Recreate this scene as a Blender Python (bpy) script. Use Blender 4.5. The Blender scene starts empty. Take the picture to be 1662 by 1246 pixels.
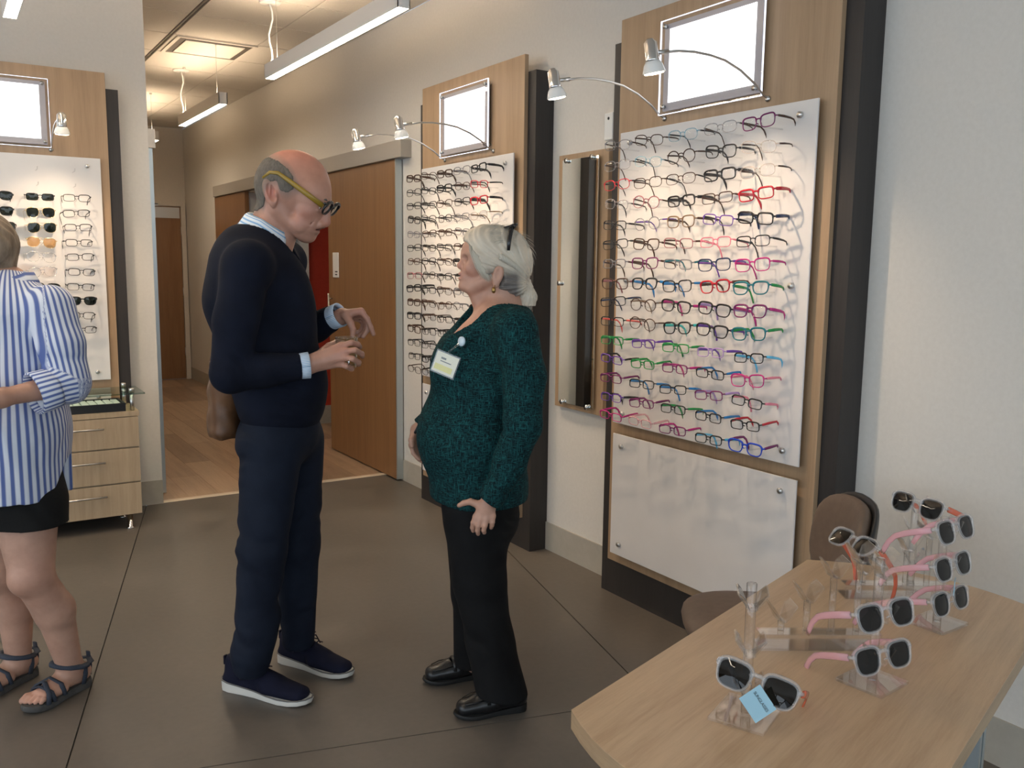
import bpy, bmesh, math, random
import numpy as np
from mathutils import Vector, Matrix, Quaternion
R = math.radians
SC = bpy.context.scene
COL = SC.collection

# ------------------------------------------------------------------ camera
cam_d = bpy.data.cameras.new('camera')
cam_d.sensor_fit = 'HORIZONTAL'; cam_d.sensor_width = 36.0
cam_d.lens = 36.0 * 1448.3 / 1662.0
cam_d.clip_start = 0.05; cam_d.clip_end = 100
cam = bpy.data.objects.new('camera', cam_d); COL.objects.link(cam)
def cam_matrix(yaw, pitch, roll, loc):
    f0 = Vector((-math.sin(yaw), math.cos(yaw), 0)); r0 = Vector((math.cos(yaw), math.sin(yaw), 0)); u0 = Vector((0, 0, 1))
    f = f0 * math.cos(pitch) - u0 * math.sin(pitch); u = u0 * math.cos(pitch) + f0 * math.sin(pitch)
    r = r0 * math.cos(roll) + u * math.sin(roll); u2 = u * math.cos(roll) - r0 * math.sin(roll)
    m = Matrix((r, u2, -f)).transposed().to_4x4(); m.translation = loc
    return m
cam.matrix_world = cam_matrix(-0.56870, 0.13452, 0.01183, (0, 0, 1.5))
SC.camera = cam

# ------------------------------------------------------------------ world, daylight, exposure
W = bpy.data.worlds.new('world'); SC.world = W; W.use_nodes = True
W.node_tree.nodes['Background'].inputs[0].default_value = (0.62, 0.74, 0.92, 1)
W.node_tree.nodes['Background'].inputs[1].default_value = 0.6
SC.view_settings.view_transform = 'Standard'; SC.view_settings.look = 'None'
SC.view_settings.exposure = 0.25; SC.view_settings.gamma = 1.0; SC.view_settings.use_curve_mapping = False
def area(name, loc, rot, sx, sy, power, col):
    l = bpy.data.lights.new(name, 'AREA'); l.shape = 'RECTANGLE'; l.size = sx; l.size_y = sy
    l.energy = power; l.color = col
    o = bpy.data.objects.new(name, l); COL.objects.link(o); o.location = loc; o.rotation_euler = rot
    return o
# daylight standing in the two glazed shop fronts behind and to the left of the camera
DAY = (0.80, 0.90, 1.0)
area('daylight_front', (-1.0, -3.05, 1.6), (R(90), 0, 0), 6.6, 2.5, 85, DAY)
area('daylight_side', (-4.55, 1.2, 1.6), (R(90), 0, R(-90)), 7.0, 2.5, 105, DAY)
WARM = (1.0, 0.80, 0.60)

# ------------------------------------------------------------------ materials
def mat(name, col, rough=0.5, metal=0.0, spec=0.5, **kw):
    m = bpy.data.materials.new(name); m.use_nodes = True
    b = m.node_tree.nodes['Principled BSDF']
    b.inputs['Base Color'].default_value = (*col, 1); b.inputs['Roughness'].default_value = rough
    b.inputs['Metallic'].default_value = metal; b.inputs['Specular IOR Level'].default_value = spec
    for k, v in kw.items(): b.inputs[k.replace('_', ' ')].default_value = v
    return m
def nodes(m): return m.node_tree.nodes, m.node_tree.links, m.node_tree.nodes['Principled BSDF']
def tex_coord(m, scale, kind='Object', rot=(0, 0, 0)):
    n, l, b = nodes(m)
    tc = n.new('ShaderNodeTexCoord'); mp = n.new('ShaderNodeMapping'); mp.inputs['Scale'].default_value = scale
    mp.inputs['Rotation'].default_value = rot
    l.new(tc.outputs[kind], mp.inputs[0]); return mp.outputs[0]
def noise(m, vec, scale, detail=4, rough=0.6, dist=0.0):
    n, l, b = nodes(m); t = n.new('ShaderNodeTexNoise')
    t.inputs['Scale'].default_value = scale; t.inputs['Detail'].default_value = detail
    t.inputs['Roughness'].default_value = rough; t.inputs['Distortion'].default_value = dist
    l.new(vec, t.inputs['Vector']); return t.outputs['Fac']
def ramp(m, fac, stops):
    n, l, b = nodes(m); r = n.new('ShaderNodeValToRGB'); e = r.color_ramp.elements
    while len(e) < len(stops): e.new(0.5)
    for i, (p, c) in enumerate(stops): e[i].position = p; e[i].color = (*c, 1)
    l.new(fac, r.inputs[0]); return r.outputs[0]
def bump(m, fac, strength=0.2, dist=0.01):
    n, l, b = nodes(m); bp = n.new('ShaderNodeBump'); bp.inputs['Strength'].default_value = strength
    bp.inputs['Distance'].default_value = dist; l.new(fac, bp.inputs['Height']); l.new(bp.outputs[0], b.inputs['Normal'])
def base(m, out): m.node_tree.links.new(out, m.node_tree.nodes['Principled BSDF'].inputs['Base Color'])
def speckle(name, c1, c2, scale, rough, bmp=0.0, spec=0.5, metal=0.0, detail=5, lo=0.35, hi=0.65, stretch=(1, 1, 1)):
    m = mat(name, c1, rough, metal, spec); v = tex_coord(m, stretch); f = noise(m, v, scale, detail)
    base(m, ramp(m, f, [(lo, c1), (hi, c2)]))
    if bmp: bump(m, f, bmp, 0.004)
    return m
def wood(name, dark, light, stretch, rough=0.45, fine=1.0):
    m = mat(name, light, rough); v = tex_coord(m, stretch)
    f1 = noise(m, v, 1.0, 3, 0.55, 0.6); f2 = noise(m, v, 7.0 * fine, 6, 0.7, 0.2)
    n, l, b = nodes(m)
    mx = n.new('ShaderNodeMath'); mx.operation = 'MULTIPLY_ADD'; mx.inputs[1].default_value = 0.45
    l.new(f2, mx.inputs[0]); 
    sc = n.new('ShaderNodeMath'); sc.operation = 'MULTIPLY'; sc.inputs[1].default_value = 0.55; l.new(f1, sc.inputs[0])
    l.new(sc.outputs[0], mx.inputs[2])
    base(m, ramp(m, mx.outputs[0], [(0.32, dark), (0.52, [(a + 2 * c) / 3 for a, c in zip(dark, light)]), (0.66, light)]))
    bump(m, f2, 0.06, 0.002)
    return m
def emit(name, col, strength):
    m = bpy.data.materials.new(name); m.use_nodes = True; n = m.node_tree.nodes; n.clear()
    e = n.new('ShaderNodeEmission'); o = n.new('ShaderNodeOutputMaterial'); e.inputs[0].default_value = (*col, 1); e.inputs[1].default_value = strength
    m.node_tree.links.new(e.outputs[0], o.inputs[0]); return m
def clear(name, tint=(0.96, 0.97, 0.97), ior=1.45, rough=0.02, glass=0.0, body=None, bodyfac=0.0, gain=1.0):
    """thin clear plastic or glass: straight transmission plus fresnel gloss, optionally part of it refracting or coloured"""
    m = bpy.data.materials.new(name); m.use_nodes = True; n = m.node_tree.nodes; l = m.node_tree.links; n.clear()
    o = n.new('ShaderNodeOutputMaterial'); t = n.new('ShaderNodeBsdfTransparent'); t.inputs[0].default_value = (*tint, 1)
    g = n.new('ShaderNodeBsdfGlossy'); g.inputs['Roughness'].default_value = rough
    lw = n.new('ShaderNodeLayerWeight'); lw.inputs[0].default_value = 0.5; pw = n.new('ShaderNodeMath'); pw.operation = 'POWER'; pw.inputs[1].default_value = 4.0
    l.new(lw.outputs['Facing'], pw.inputs[0]); fr = n.new('ShaderNodeMath'); fr.operation = 'MULTIPLY_ADD'; f0 = ((ior - 1) / (ior + 1)) ** 2
    fr.inputs[1].default_value = 1 - f0; fr.inputs[2].default_value = f0; l.new(pw.outputs[0], fr.inputs[0])
    src = t.outputs[0]
    if body:
        d = n.new('ShaderNodeBsdfDiffuse'); d.inputs[0].default_value = (*body, 1)
        x = n.new('ShaderNodeMixShader'); x.inputs[0].default_value = bodyfac; l.new(src, x.inputs[1]); l.new(d.outputs[0], x.inputs[2]); src = x.outputs[0]
    if glass:
        q = n.new('ShaderNodeBsdfGlass'); q.inputs['IOR'].default_value = ior; q.inputs['Roughness'].default_value = rough
        x = n.new('ShaderNodeMixShader'); x.inputs[0].default_value = glass; l.new(src, x.inputs[1]); l.new(q.outputs[0], x.inputs[2]); src = x.outputs[0]
    k = n.new('ShaderNodeMath'); k.operation = 'MULTIPLY'; k.inputs[1].default_value = gain; k.use_clamp = True; l.new(fr.outputs[0], k.inputs[0])
    mx = n.new('ShaderNodeMixShader'); l.new(k.outputs[0], mx.inputs[0]); l.new(src, mx.inputs[1]); l.new(g.outputs[0], mx.inputs[2])
    l.new(mx.outputs[0], o.inputs[0]); return m

M = {}
M['wall'] = speckle('wall_paint', (0.66, 0.63, 0.58), (0.69, 0.66, 0.61), 60, 0.75, 0.08)
M['wall_warm'] = speckle('corridor_paint', (0.60, 0.54, 0.46), (0.63, 0.57, 0.485), 60, 0.75, 0.08)
M['baseboard'] = speckle('vinyl_base', (0.40, 0.37, 0.31), (0.43, 0.40, 0.34), 20, 0.5)
M['concrete'] = None
M['red'] = speckle('red_paint', (0.44, 0.036, 0.016), (0.48, 0.044, 0.02), 30, 0.7)
M['grey_trim'] = speckle('grey_trim_paint', (0.52, 0.51, 0.49), (0.55, 0.54, 0.52), 30, 0.6)
M['track'] = mat('track_cover_grey', (0.36, 0.33, 0.29), 0.5)
M['steel'] = mat('brushed_steel', (0.62, 0.61, 0.59), 0.28, 1.0)
M['chrome'] = mat('chrome', (0.8, 0.8, 0.8), 0.12, 1.0)
M['aluminium'] = mat('aluminium_profile', (0.55, 0.62, 0.65), 0.35, 0.9)
M['dark_laminate'] = wood('dark_laminate', (0.022, 0.019, 0.018), (0.034, 0.029, 0.027), (18, 18, 1.2), 0.5)
M['oak_panel'] = wood('oak_veneer_panel', (0.33, 0.215, 0.125), (0.44, 0.30, 0.18), (26, 26, 1.0), 0.45)
M['oak_table'] = wood('oak_table_top', (0.40, 0.265, 0.155), (0.56, 0.395, 0.245), (1.6, 22, 22), 0.35)
M['oak_edge'] = wood('oak_table_edge', (0.30, 0.20, 0.12), (0.42, 0.30, 0.18), (4, 4, 60), 0.45)
M['oak_cabinet'] = wood('oak_cabinet', (0.36, 0.265, 0.165), (0.47, 0.36, 0.235), (30, 30, 1.4), 0.45)
M['door_wood'] = wood('stained_door_veneer', (0.20, 0.093, 0.034), (0.275, 0.138, 0.056), (16, 16, 0.8), 0.4)
M['acrylic_white'] = speckle('frosted_white_board', (0.70, 0.68, 0.665), (0.73, 0.71, 0.695), 4, 0.30, 0.0)
M['white_metal'] = mat('white_lacquer', (0.74, 0.72, 0.69), 0.45)
M['black'] = mat('black_plastic', (0.015, 0.015, 0.016), 0.35)
M['white'] = mat('white_plastic', (0.8, 0.8, 0.78), 0.4)
M['ceiling_tile'] = speckle('mineral_tile', (0.62, 0.58, 0.52), (0.68, 0.64, 0.58), 160, 0.9, 0.3)
M['ceiling_grid'] = mat('ceiling_grid_metal', (0.50, 0.46, 0.40), 0.5)
M['ceiling_gap'] = mat('ceiling_reveal', (0.10, 0.085, 0.07), 0.8)
M['glass'] = clear('clear_glass', (0.95, 0.985, 0.97), 1.45, 0.01)
M['glass_shelf'] = clear('green_edge_glass', (0.72, 0.84, 0.80), 1.5, 0.02)
M['lens'] = clear('demo_lens', (0.97, 0.975, 0.98), 1.42, 0.02)
M['acrylic'] = clear('clear_acrylic', (0.985, 0.985, 0.985), 1.49, 0.03, glass=0.08, gain=1.5)
M['peg'] = clear('clear_peg', (0.96, 0.96, 0.96), 1.49, 0.05)
M['acrylic_sheet'] = clear('acrylic_sheet', (0.98, 0.98, 0.98), 1.49, 0.01)
M['mirror'] = mat('mirror_silver', (0.86, 0.89, 0.88), 0.015, 1.0)
M['bulb'] = emit('halogen_bulb', (1.0, 0.84, 0.62), 14)
M['tube'] = emit('led_lens', (1.0, 0.85, 0.66), 27)
M['tube_up'] = emit('led_uplight', (1.0, 0.76, 0.52), 34)
M['lit_sheet'] = emit('backlit_sheet', (0.96, 0.97, 1.0), 2.2)
M['brown_vinyl'] = speckle('brown_upholstery', (0.135, 0.090, 0.062), (0.155, 0.105, 0.074), 40, 0.55, 0.05)

# ------------------------------------------------------------------ mesh building
class MB:
    def __init__(s): s.v = []; s.f = []; s.mi = []; s.sm = []; s.uv = None
    def add(s, vs, fs, mi=0, smooth=False):
        o = len(s.v); s.v += [tuple(p) for p in vs]
        for f in fs: s.f.append(tuple(i + o for i in f)); s.mi.append(mi); s.sm.append(smooth)
        return s
    def box(s, a, b, mi=0, bev=0.0):
        x0, y0, z0 = [min(p, q) for p, q in zip(a, b)]; x1, y1, z1 = [max(p, q) for p, q in zip(a, b)]
        if bev <= 0:
            vs = [(x0, y0, z0), (x1, y0, z0), (x1, y1, z0), (x0, y1, z0), (x0, y0, z1), (x1, y0, z1), (x1, y1, z1), (x0, y1, z1)]
            return s.add(vs, [(0, 3, 2, 1), (4, 5, 6, 7), (0, 1, 5, 4), (1, 2, 6, 5), (2, 3, 7, 6), (3, 0, 4, 7)], mi)
        bm = bmesh.new(); bmesh.ops.create_cube(bm, size=1.0)
        for v in bm.verts: v.co = Vector(((x0 + x1) / 2 + v.co.x * (x1 - x0), (y0 + y1) / 2 + v.co.y * (y1 - y0), (z0 + z1) / 2 + v.co.z * (z1 - z0)))
        bmesh.ops.bevel(bm, geom=list(bm.edges), offset=bev, segments=2, affect='EDGES', profile=0.6)
        bm.verts.index_update()
        s.add([v.co[:] for v in bm.verts], [[v.index for v in f.verts] for f in bm.faces], mi); bm.free(); return s
    def tube(s, pts, rad, n=8, mi=0, closed=False, cap=True, flat=None, smooth=True):
        """swept tube; rad a number or list; flat=(normal, factor) squashes the section along that direction"""
        pts = [Vector(p) for p in pts]; N = len(pts); rads = rad if isinstance(rad, (list, tuple)) else [rad] * N
        tans = []
        for i in range(N):
            a = pts[(i - 1) % N] if (closed or i > 0) else pts[i]; b = pts[(i + 1) % N] if (closed or i < N - 1) else pts[i]
            t = (b - a); tans.append(t.normalized() if t.length > 1e-9 else Vector((0, 0, 1)))
        ref = Vector((0, 0, 1)) if abs(tans[0].z) < 0.9 else Vector((1, 0, 0))
        nrm = (ref - tans[0] * ref.dot(tans[0])).normalized(); vs = []
        for i in range(N):
            nrm = (nrm - tans[i] * nrm.dot(tans[i])).normalized(); bn = tans[i].cross(nrm)
            for k in range(n):
                a = 2 * math.pi * k / n; off = nrm * math.cos(a) * rads[i] + bn * math.sin(a) * rads[i]
                if flat: fn = Vector(flat[0]); off = off + fn * (off.dot(fn) * (flat[1] - 1))
                vs.append(pts[i] + off)
        fs = []
        for i in range(N if closed else N - 1):
            j = (i + 1) % N
            for k in range(n):
                k2 = (k + 1) % n; fs.append((i * n + k, i * n + k2, j * n + k2, j * n + k))
        if cap and not closed: fs += [tuple(range(n - 1, -1, -1)), tuple((N - 1) * n + k for k in range(n))]
        return s.add(vs, fs, mi, smooth)
    def lathe(s, prof, n=24, center=(0, 0, 0), axis=(0, 0, 1), mi=0, smooth=True):
        q = Vector((0, 0, 1)).rotation_difference(Vector(axis).normalized()); c = Vector(center); vs = []; fs = []
        for r, z in prof:
            for k in range(n):
                a = 2 * math.pi * k / n; vs.append(c + q @ Vector((r * math.cos(a), r * math.sin(a), z)))
        for i in range(len(prof) - 1):
            for k in range(n):
                k2 = (k + 1) % n; fs.append((i * n + k, i * n + k2, (i + 1) * n + k2, (i + 1) * n + k))
        fs += [tuple(range(n - 1, -1, -1)), tuple((len(prof) - 1) * n + k for k in range(n))]
        return s.add(vs, fs, mi, smooth)
    def prism(s, poly, z0, z1, mi=0, side_mi=None, smooth=False):
        n = len(poly); vs = [(x, y, z0) for x, y in poly] + [(x, y, z1) for x, y in poly]
        s.add(vs, [tuple(range(n - 1, -1, -1)), tuple(range(n, 2 * n))], mi)
        return s.add(vs, [(k, (k + 1) % n, n + (k + 1) % n, n + k) for k in range(n)], mi if side_mi is None else side_mi, smooth)
    def xform(s, m, start=0):
        for i in range(start, len(s.v)): s.v[i] = tuple(m @ Vector(s.v[i]))
        return s
    def mesh(s, name):
        me = bpy.data.meshes.new(name); me.from_pydata(s.v, [], s.f)
        me.polygons.foreach_set('material_index', s.mi); me.polygons.foreach_set('use_smooth', s.sm); me.update(); return me

def link(name, data, mats=None, parent=None, loc=None, rotz=None):
    o = bpy.data.objects.new(name, data); COL.objects.link(o)
    if mats:
        for m in (mats if isinstance(mats, (list, tuple)) else [mats]): o.data.materials.append(m)
    if parent: o.parent = parent
    if loc is not None: o.location = loc
    if rotz is not None: o.rotation_euler = (0, 0, rotz)
    return o
def build(name, mb, mats, parent=None, loc=None, rotz=None): return link(name, mb.mesh(name), mats, parent, loc, rotz)
def inst(name, me, parent=None, loc=None, rot=None, mats=None):
    """an object of shared mesh data whose materials are its own"""
    o = bpy.data.objects.new(name, me); COL.objects.link(o)
    if parent: o.parent = parent
    if loc is not None: o.location = loc
    if rot is not None: o.rotation_euler = rot
    if mats:
        for i, m in enumerate(mats): o.material_slots[i].link = 'OBJECT'; o.material_slots[i].material = m
    return o
def thing(name, label, cat, loc=(0, 0, 0), rotz=0, group=None):
    o = bpy.data.objects.new(name, None); COL.objects.link(o); o.empty_display_size = 0.05
    o.location = loc; o.rotation_euler = (0, 0, rotz); return tag(o, label, cat, group)
def tag(o, label, cat, group=None):
    o['label'] = label; o['category'] = cat
    if group: o['group'] = group
    return o
def struct(o): o['kind'] = 'structure'; return o
def box_obj(name, a, b, m, parent=None, bev=0.0): return build(name, MB().box(a, b, 0, bev), m, parent)
ORD = ['first', 'second', 'third', 'fourth', 'fifth', 'sixth', 'seventh', 'eighth', 'ninth', 'tenth', 'eleventh', 'twelfth', 'thirteenth', 'fourteenth', 'fifteenth']
random.seed(7)
# ================================================================== the room
XW, YL, ZC, YE = 2.632, 5.70, 3.085, 11.7       # right wall, left display wall, ceiling, corridor end
XJ = 1.085                                       # where the left wall ends and the corridor opens
# concrete floor: saw-cut slabs on a base
mc = mat('sealed_concrete', (0.1, 0.09, 0.08), 0.42)
v = tex_coord(mc, (1, 1, 1)); f1 = noise(mc, v, 1.3, 6, 0.6, 0.4); f2 = noise(mc, v, 38, 4, 0.6)
n_, l_, b_ = nodes(mc); mm = n_.new('ShaderNodeMath'); mm.operation = 'MULTIPLY_ADD'; mm.inputs[1].default_value = 0.25
l_.new(f2, mm.inputs[0]); l_.new(f1, mm.inputs[2])
base(mc, ramp(mc, mm.outputs[0], [(0.40, (0.088, 0.076, 0.064)), (0.62, (0.118, 0.102, 0.085)), (0.85, (0.150, 0.130, 0.110))]))
rr = ramp(mc, f1, [(0.3, (0.36, 0.36, 0.36)), (0.7, (0.52, 0.52, 0.52))]); l_.new(rr, b_.inputs['Roughness']); bump(mc, f2, 0.05, 0.003)
M['concrete'] = mc
floor = struct(box_obj('floor', (-4.5, -3.0, -0.08), (XW, YL, -0.006), mat('saw_cut_joint', (0.02, 0.018, 0.016), 0.8)))
def clip(poly, a, b, c):            # keep a*x+b*y<=c
    out = []
    for i in range(len(poly)):
        p, q = poly[i], poly[(i + 1) % len(poly)]; dp = a * p[0] + b * p[1] - c; dq = a * q[0] + b * q[1] - c
        if dp <= 0: out.append(p)
        if (dp < 0 < dq) or (dq < 0 < dp): t = dp / (dp - dq); out.append((p[0] + t * (q[0] - p[0]), p[1] + t * (q[1] - p[1])))
    return out
A = Vector((0.2525, 0.9676)); B = Vector((0.9676, -0.2525)); O0 = Vector((0.312, 3.114)); OC = Vector((1.50, 2.337))
for i in range(-4, 3):
    for j in range(-3, 3):
        g = 0.0025; lo = 1.872 * i; hi = lo + 1.872; l2 = 3.6 * j; h2 = l2 + 3.6
        poly = [(-4.5, -3.0), (XW, -3.0), (XW, YL), (-4.5, YL)]
        c0 = B.dot(O0); c1 = A.dot(OC)
        for a, b, c in ((B.x, B.y, c0 + hi - g), (-B.x, -B.y, -(c0 + lo + g)), (A.x, A.y, c1 + h2 - g), (-A.x, -A.y, -(c1 + l2 + g))):
            if poly: poly = clip(poly, a, b, c)
        if len(poly) > 2: build('concrete_slab', MB().prism(poly, -0.006, 0.0), mc, floor)
# corridor plank floor
pl = [wood('plank_%s' % k, d, li, (14, 0.9, 14), 0.38) for k, d, li in
      (('tan', (0.26, 0.172, 0.108), (0.42, 0.29, 0.19)), ('brown', (0.195, 0.130, 0.083), (0.33, 0.225, 0.147)), ('pale', (0.30, 0.205, 0.133), (0.47, 0.335, 0.225)))]
fw = struct(box_obj('floor_corridor', (XJ - 0.02, YL, -0.08), (XW + 0.15, YE, -0.004), mat('plank_underlay', (0.04, 0.03, 0.02), 0.8)))
pw = (XW + 0.15 - XJ + 0.02) / 9; rnd = random.Random(3)
for i in range(9):
    y = YL + 0.06 - rnd.random() * 1.1; x0 = XJ - 0.02 + i * pw
    while y < YE:
        y1 = y + 1.22; a, b = max(y, YL + 0.06), min(y1, YE)
        if b - a > 0.05: build('plank', MB().box((x0 + 0.0008, a + 0.0008, -0.004), (x0 + pw - 0.0008, b - 0.0008, 0.0)), rnd.choice(pl), fw)
        y = y1
struct(build('trim_threshold', MB().prism([(YL, 0), (YL + 0.06, 0), (YL + 0.06, 0.002), (YL + 0.045, 0.006), (YL + 0.015, 0.006), (YL, 0.002)], 0, XW - XJ, 0).xform(Matrix(((0, 0, 1, XJ), (1, 0, 0, 0), (0, 1, 0, 0), (0, 0, 0, 1)))), mat('pale_threshold', (0.62, 0.52, 0.40), 0.4)))
fr = struct(box_obj('floor_exam_room', (XW + 0.15, 5.9, -0.08), (5.2, 9.6, 0.0), pl[0]))
# walls
def wall(name, a, b, m): return struct(box_obj(name, a, b, m))
wr = struct(build('wall_right', MB().box((XW, -3.0, 0), (XW + 0.15, 6.72, ZC)).box((XW, 6.72, 2.16), (XW + 0.15, 7.76, ZC)).box((XW, 7.76, 0), (XW + 0.15, 8.02, ZC))
    .box((XW, 8.02, 2.16), (XW + 0.15, 9.0, ZC)).box((XW, 9.0, 0), (XW + 0.15, YE, ZC)), M['wall']))
wall('wall_left', (-4.5, YL, 0), (XJ, YL + 0.16, ZC), M['wall'])
wall('wall_corridor_left', (XJ - 0.12, YL + 0.16, 0), (XJ, YE, ZC), M['wall_warm'])
wall('wall_corridor_end', (XJ - 0.12, YE, 0), (XW + 0.15, YE + 0.12, ZC), M['wall_warm'])
wall('wall_exam_red', (XW + 0.15, 7.85, 0), (5.2, 7.95, ZC), M['red'])
wall('wall_exam_side', (5.2, 5.9, 0), (5.3, 9.6, ZC), M['wall'])
wall('wall_exam_near', (XW + 0.15, 5.8, 0), (5.3, 5.9, ZC), M['wall'])
wall('wall_exam_far', (XW + 0.15, 9.6, 0), (5.3, 9.7, ZC), M['dark_laminate'])  # dark finish paints the unlit room's gloom into the wall colour
# glazed shop fronts out of view: sill and head walls, mullions, panes
def shopfront(wname, axis, pos, a0, a1, n, sgn):
    def bx(p, q, lo, hi, z0, z1): return ((p, lo, z0), (q, hi, z1)) if axis == 'x' else ((lo, p, z0), (hi, q, z1))
    mb = MB()
    for z0, z1 in ((0, 0.32), (2.88, ZC)): mb.box(*bx(pos, pos + 0.14 * sgn, a0, a1, z0, z1))
    wl = struct(build(wname, mb, M['wall']))
    st = (a1 - a0) / n
    for k in range(n):
        wi = MB()
        for u, w in ((a0 + k * st, 0.05), (a0 + (k + 1) * st - 0.05, 0.05)): wi.box(*bx(pos + 0.02 * sgn, pos + 0.12 * sgn, u, u + w, 0.32, 2.88))
        for z in (0.32, 2.83): wi.box(*bx(pos + 0.02 * sgn, pos + 0.12 * sgn, a0 + k * st + 0.05, a0 + (k + 1) * st - 0.05, z, z + 0.05))
        global WN; WN += 1
        wo = struct(build('window_%d' % WN, wi, M['black']))
        build('pane', MB().box(*bx(pos + 0.06 * sgn, pos + 0.066 * sgn, a0 + k * st + 0.05, a0 + (k + 1) * st - 0.05, 0.37, 2.83)), M['glass'], wo)
WN = 0
shopfront('wall_front', 'y', -3.0, -4.5, XW, 4, -1)
shopfront('wall_street_side', 'x', -4.5, -3.0, YL, 5, -1)
# baseboards
def bboard(name, segs): 
    mb = MB()
    for a, b in segs: mb.box(a, b); 
    return struct(build(name, mb, M['baseboard']))
H = 0.148
bboard('baseboard_right', [((XW - 0.008, -3.0, 0), (XW, 6.70, H)), ((XW - 0.008, 7.78, 0), (XW, 8.0, H)), ((XW - 0.008, 9.02, 0), (XW, YE, H))])
bboard('baseboard_left', [((-4.5, YL - 0.008, 0), (XJ, YL, H))])
bboard('baseboard_corridor', [((XJ, YE - 0.008, 0), (1.72, YE, H)), ((2.62, YE - 0.008, 0), (XW, YE, H)), ((XJ, 7.2, 0), (XJ + 0.008, YE, H))])
bboard('baseboard_exam_room', [((XW + 0.15, 7.842, 0), (5.2, 7.85, H + 0.02))])
# ceiling: plain above the shop, lay-in tiles where the photograph shows them
gx = [0.886 + 0.61 * k for k in range(0, 3)] + [XW]; gy = [6.88 + 0.61 * k for k in range(-4, 9)]
ce = struct(build('ceiling', MB().box((-4.5, -3.0, ZC), (gx[0], YL, ZC + 0.1)).box((gx[0], -3.0, ZC), (XW, gy[0], ZC + 0.1)).box((XJ - 0.12, gy[0], ZC + 0.012), (XW, YE, ZC + 0.1))
    .box((gx[0], gy[0], ZC + 0.012), (XJ - 0.12, YL, ZC + 0.1)).box((XW, 5.8, ZC), (5.3, 9.7, ZC + 0.1)), [M['ceiling_tile']]))
for i in range(3):
    for j in range(len(gy) - 1):
        x0, x1 = max(gx[i], XJ if gy[j] > YL else gx[0]) + 0.006, gx[i + 1] - 0.006; y0, y1 = gy[j] + 0.006, min(gy[j + 1], YE) - 0.006
        if x1 - x0 > 0.05 and y1 - y0 > 0.05: build('ceiling_tile', MB().box((x0, y0, ZC), (x1, y1, ZC + 0.012)), M['ceiling_tile'], ce)
gm = MB()
for x in gx[1:3]: gm.box((x - 0.006, gy[0], ZC + 0.004), (x + 0.006, YE, ZC + 0.012))
for y in gy: gm.box((gx[0], y - 0.006, ZC + 0.004), (XW, y + 0.006, ZC + 0.012))
build('grid_rail', gm, M['ceiling_grid'], ce)
rm = MB().box((gx[1] - 0.017, gy[0], ZC - 0.004), (gx[1] - 0.008, YE, ZC)).box((gx[1] + 0.008, gy[0], ZC - 0.004), (gx[1] + 0.017, YE, ZC))
build('reveal_strip', rm, M['ceiling_gap'], ce)
# linear slot diffuser
t = thing('ceiling_vent', 'square ceiling air diffuser with dark slots above the corridor', 'vent', (1.83, 7.19, ZC))
build('frame', MB().box((-0.29, -0.29, -0.008), (0.29, -0.262, -0.0005)).box((-0.29, 0.262, -0.008), (0.29, 0.29, -0.0005)).box((-0.29, -0.262, -0.008), (-0.262, 0.262, -0.0005)).box((0.262, -0.262, -0.008), (0.29, 0.262, -0.0005)), M['ceiling_tile'], t)
build('slot', MB().box((-0.262, -0.262, -0.004), (0.262, -0.215, -0.0005)), M['ceiling_gap'], t)
build('slot', MB().box((-0.262, -0.215, -0.004), (-0.215, 0.262, -0.0005)), M['ceiling_gap'], t)
build('slot', MB().box((0.215, -0.215, -0.004), (0.262, 0.262, -0.0005)), M['ceiling_gap'], t)
build('slot', MB().box((-0.215, 0.215, -0.004), (0.215, 0.262, -0.0005)), M['ceiling_gap'], t)
build('face_plate', MB().box((-0.215, -0.215, -0.012), (0.215, 0.215, -0.004), 0, 0.003), M['ceiling_tile'], t)

# pendants: slim boxes glowing below and above
def pendant(x, y0, y1, label, zb=2.628, cord_at=None, lights=True):
    h = 0.085; w = 0.062; yc = (y0 + y1) / 2; L = (y1 - y0) / 2
    t = thing('pendant_light', label, 'ceiling light', (x, yc, ZC), 0, 'linear pendant lights')
    z = zb - ZC
    body = MB().box((-w / 2, -L, z), (-w / 2 + 0.004, L, z + h)).box((w / 2 - 0.004, -L, z), (w / 2, L, z + h)).box((-w / 2, -L, z), (w / 2, -L + 0.004, z + h)).box((-w / 2, L - 0.004, z), (w / 2, L, z + h))
    build('housing', body, M['white_metal'], t)
    build('lens', MB().box((-w / 2 + 0.004, -L + 0.004, z + 0.001), (w / 2 - 0.004, L - 0.004, z + 0.006)), M['tube'], t)
    build('uplight_lens', MB().box((-w / 2 + 0.004, -L + 0.004, z + h - 0.008), (w / 2 - 0.004, L - 0.004, z + h - 0.003)), M['tube_up'], t)
    for s in (-1, 1):
        yy = s * (L - 0.16); build('cable', MB().tube([(0, yy, z + h - 0.004), (0, yy, -0.012)], 0.0012, 5).lathe([(0.012, -0.012), (0.012, 0)], 10, (0, yy, 0)), M['steel'], t)
    ya = L - 0.03; pts = [(0.012 * math.sin(k * 1.25) + 0.006 * k / 8, ya - 0.012 * k / 8, z + h - 0.006 + (-(z + h) - 0.006) * k / 8) for k in range(9)]
    build('power_cord', MB().tube(pts, 0.006, 8), M['white'], t)
    build('canopy', MB().lathe([(0.06, -0.014), (0.066, -0.006), (0.066, -0.0005)], 20, (0, ya - 0.012, 0)), M['white_metal'], t)
    return t
pendant(1.83, 3.80, 5.74, 'long white linear pendant light nearest the camera, above the two talking people')
pendant(1.83, 6.83, 8.16, 'shorter white linear pendant light further back in the corridor')
pendant(1.83, 9.25, 10.58, 'small far pendant light at the corridor end, mostly behind the wall corner')
pendant(0.35, 2.6, 4.92, 'linear pendant light cut off at the top left corner of the photo', 2.60)
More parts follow.
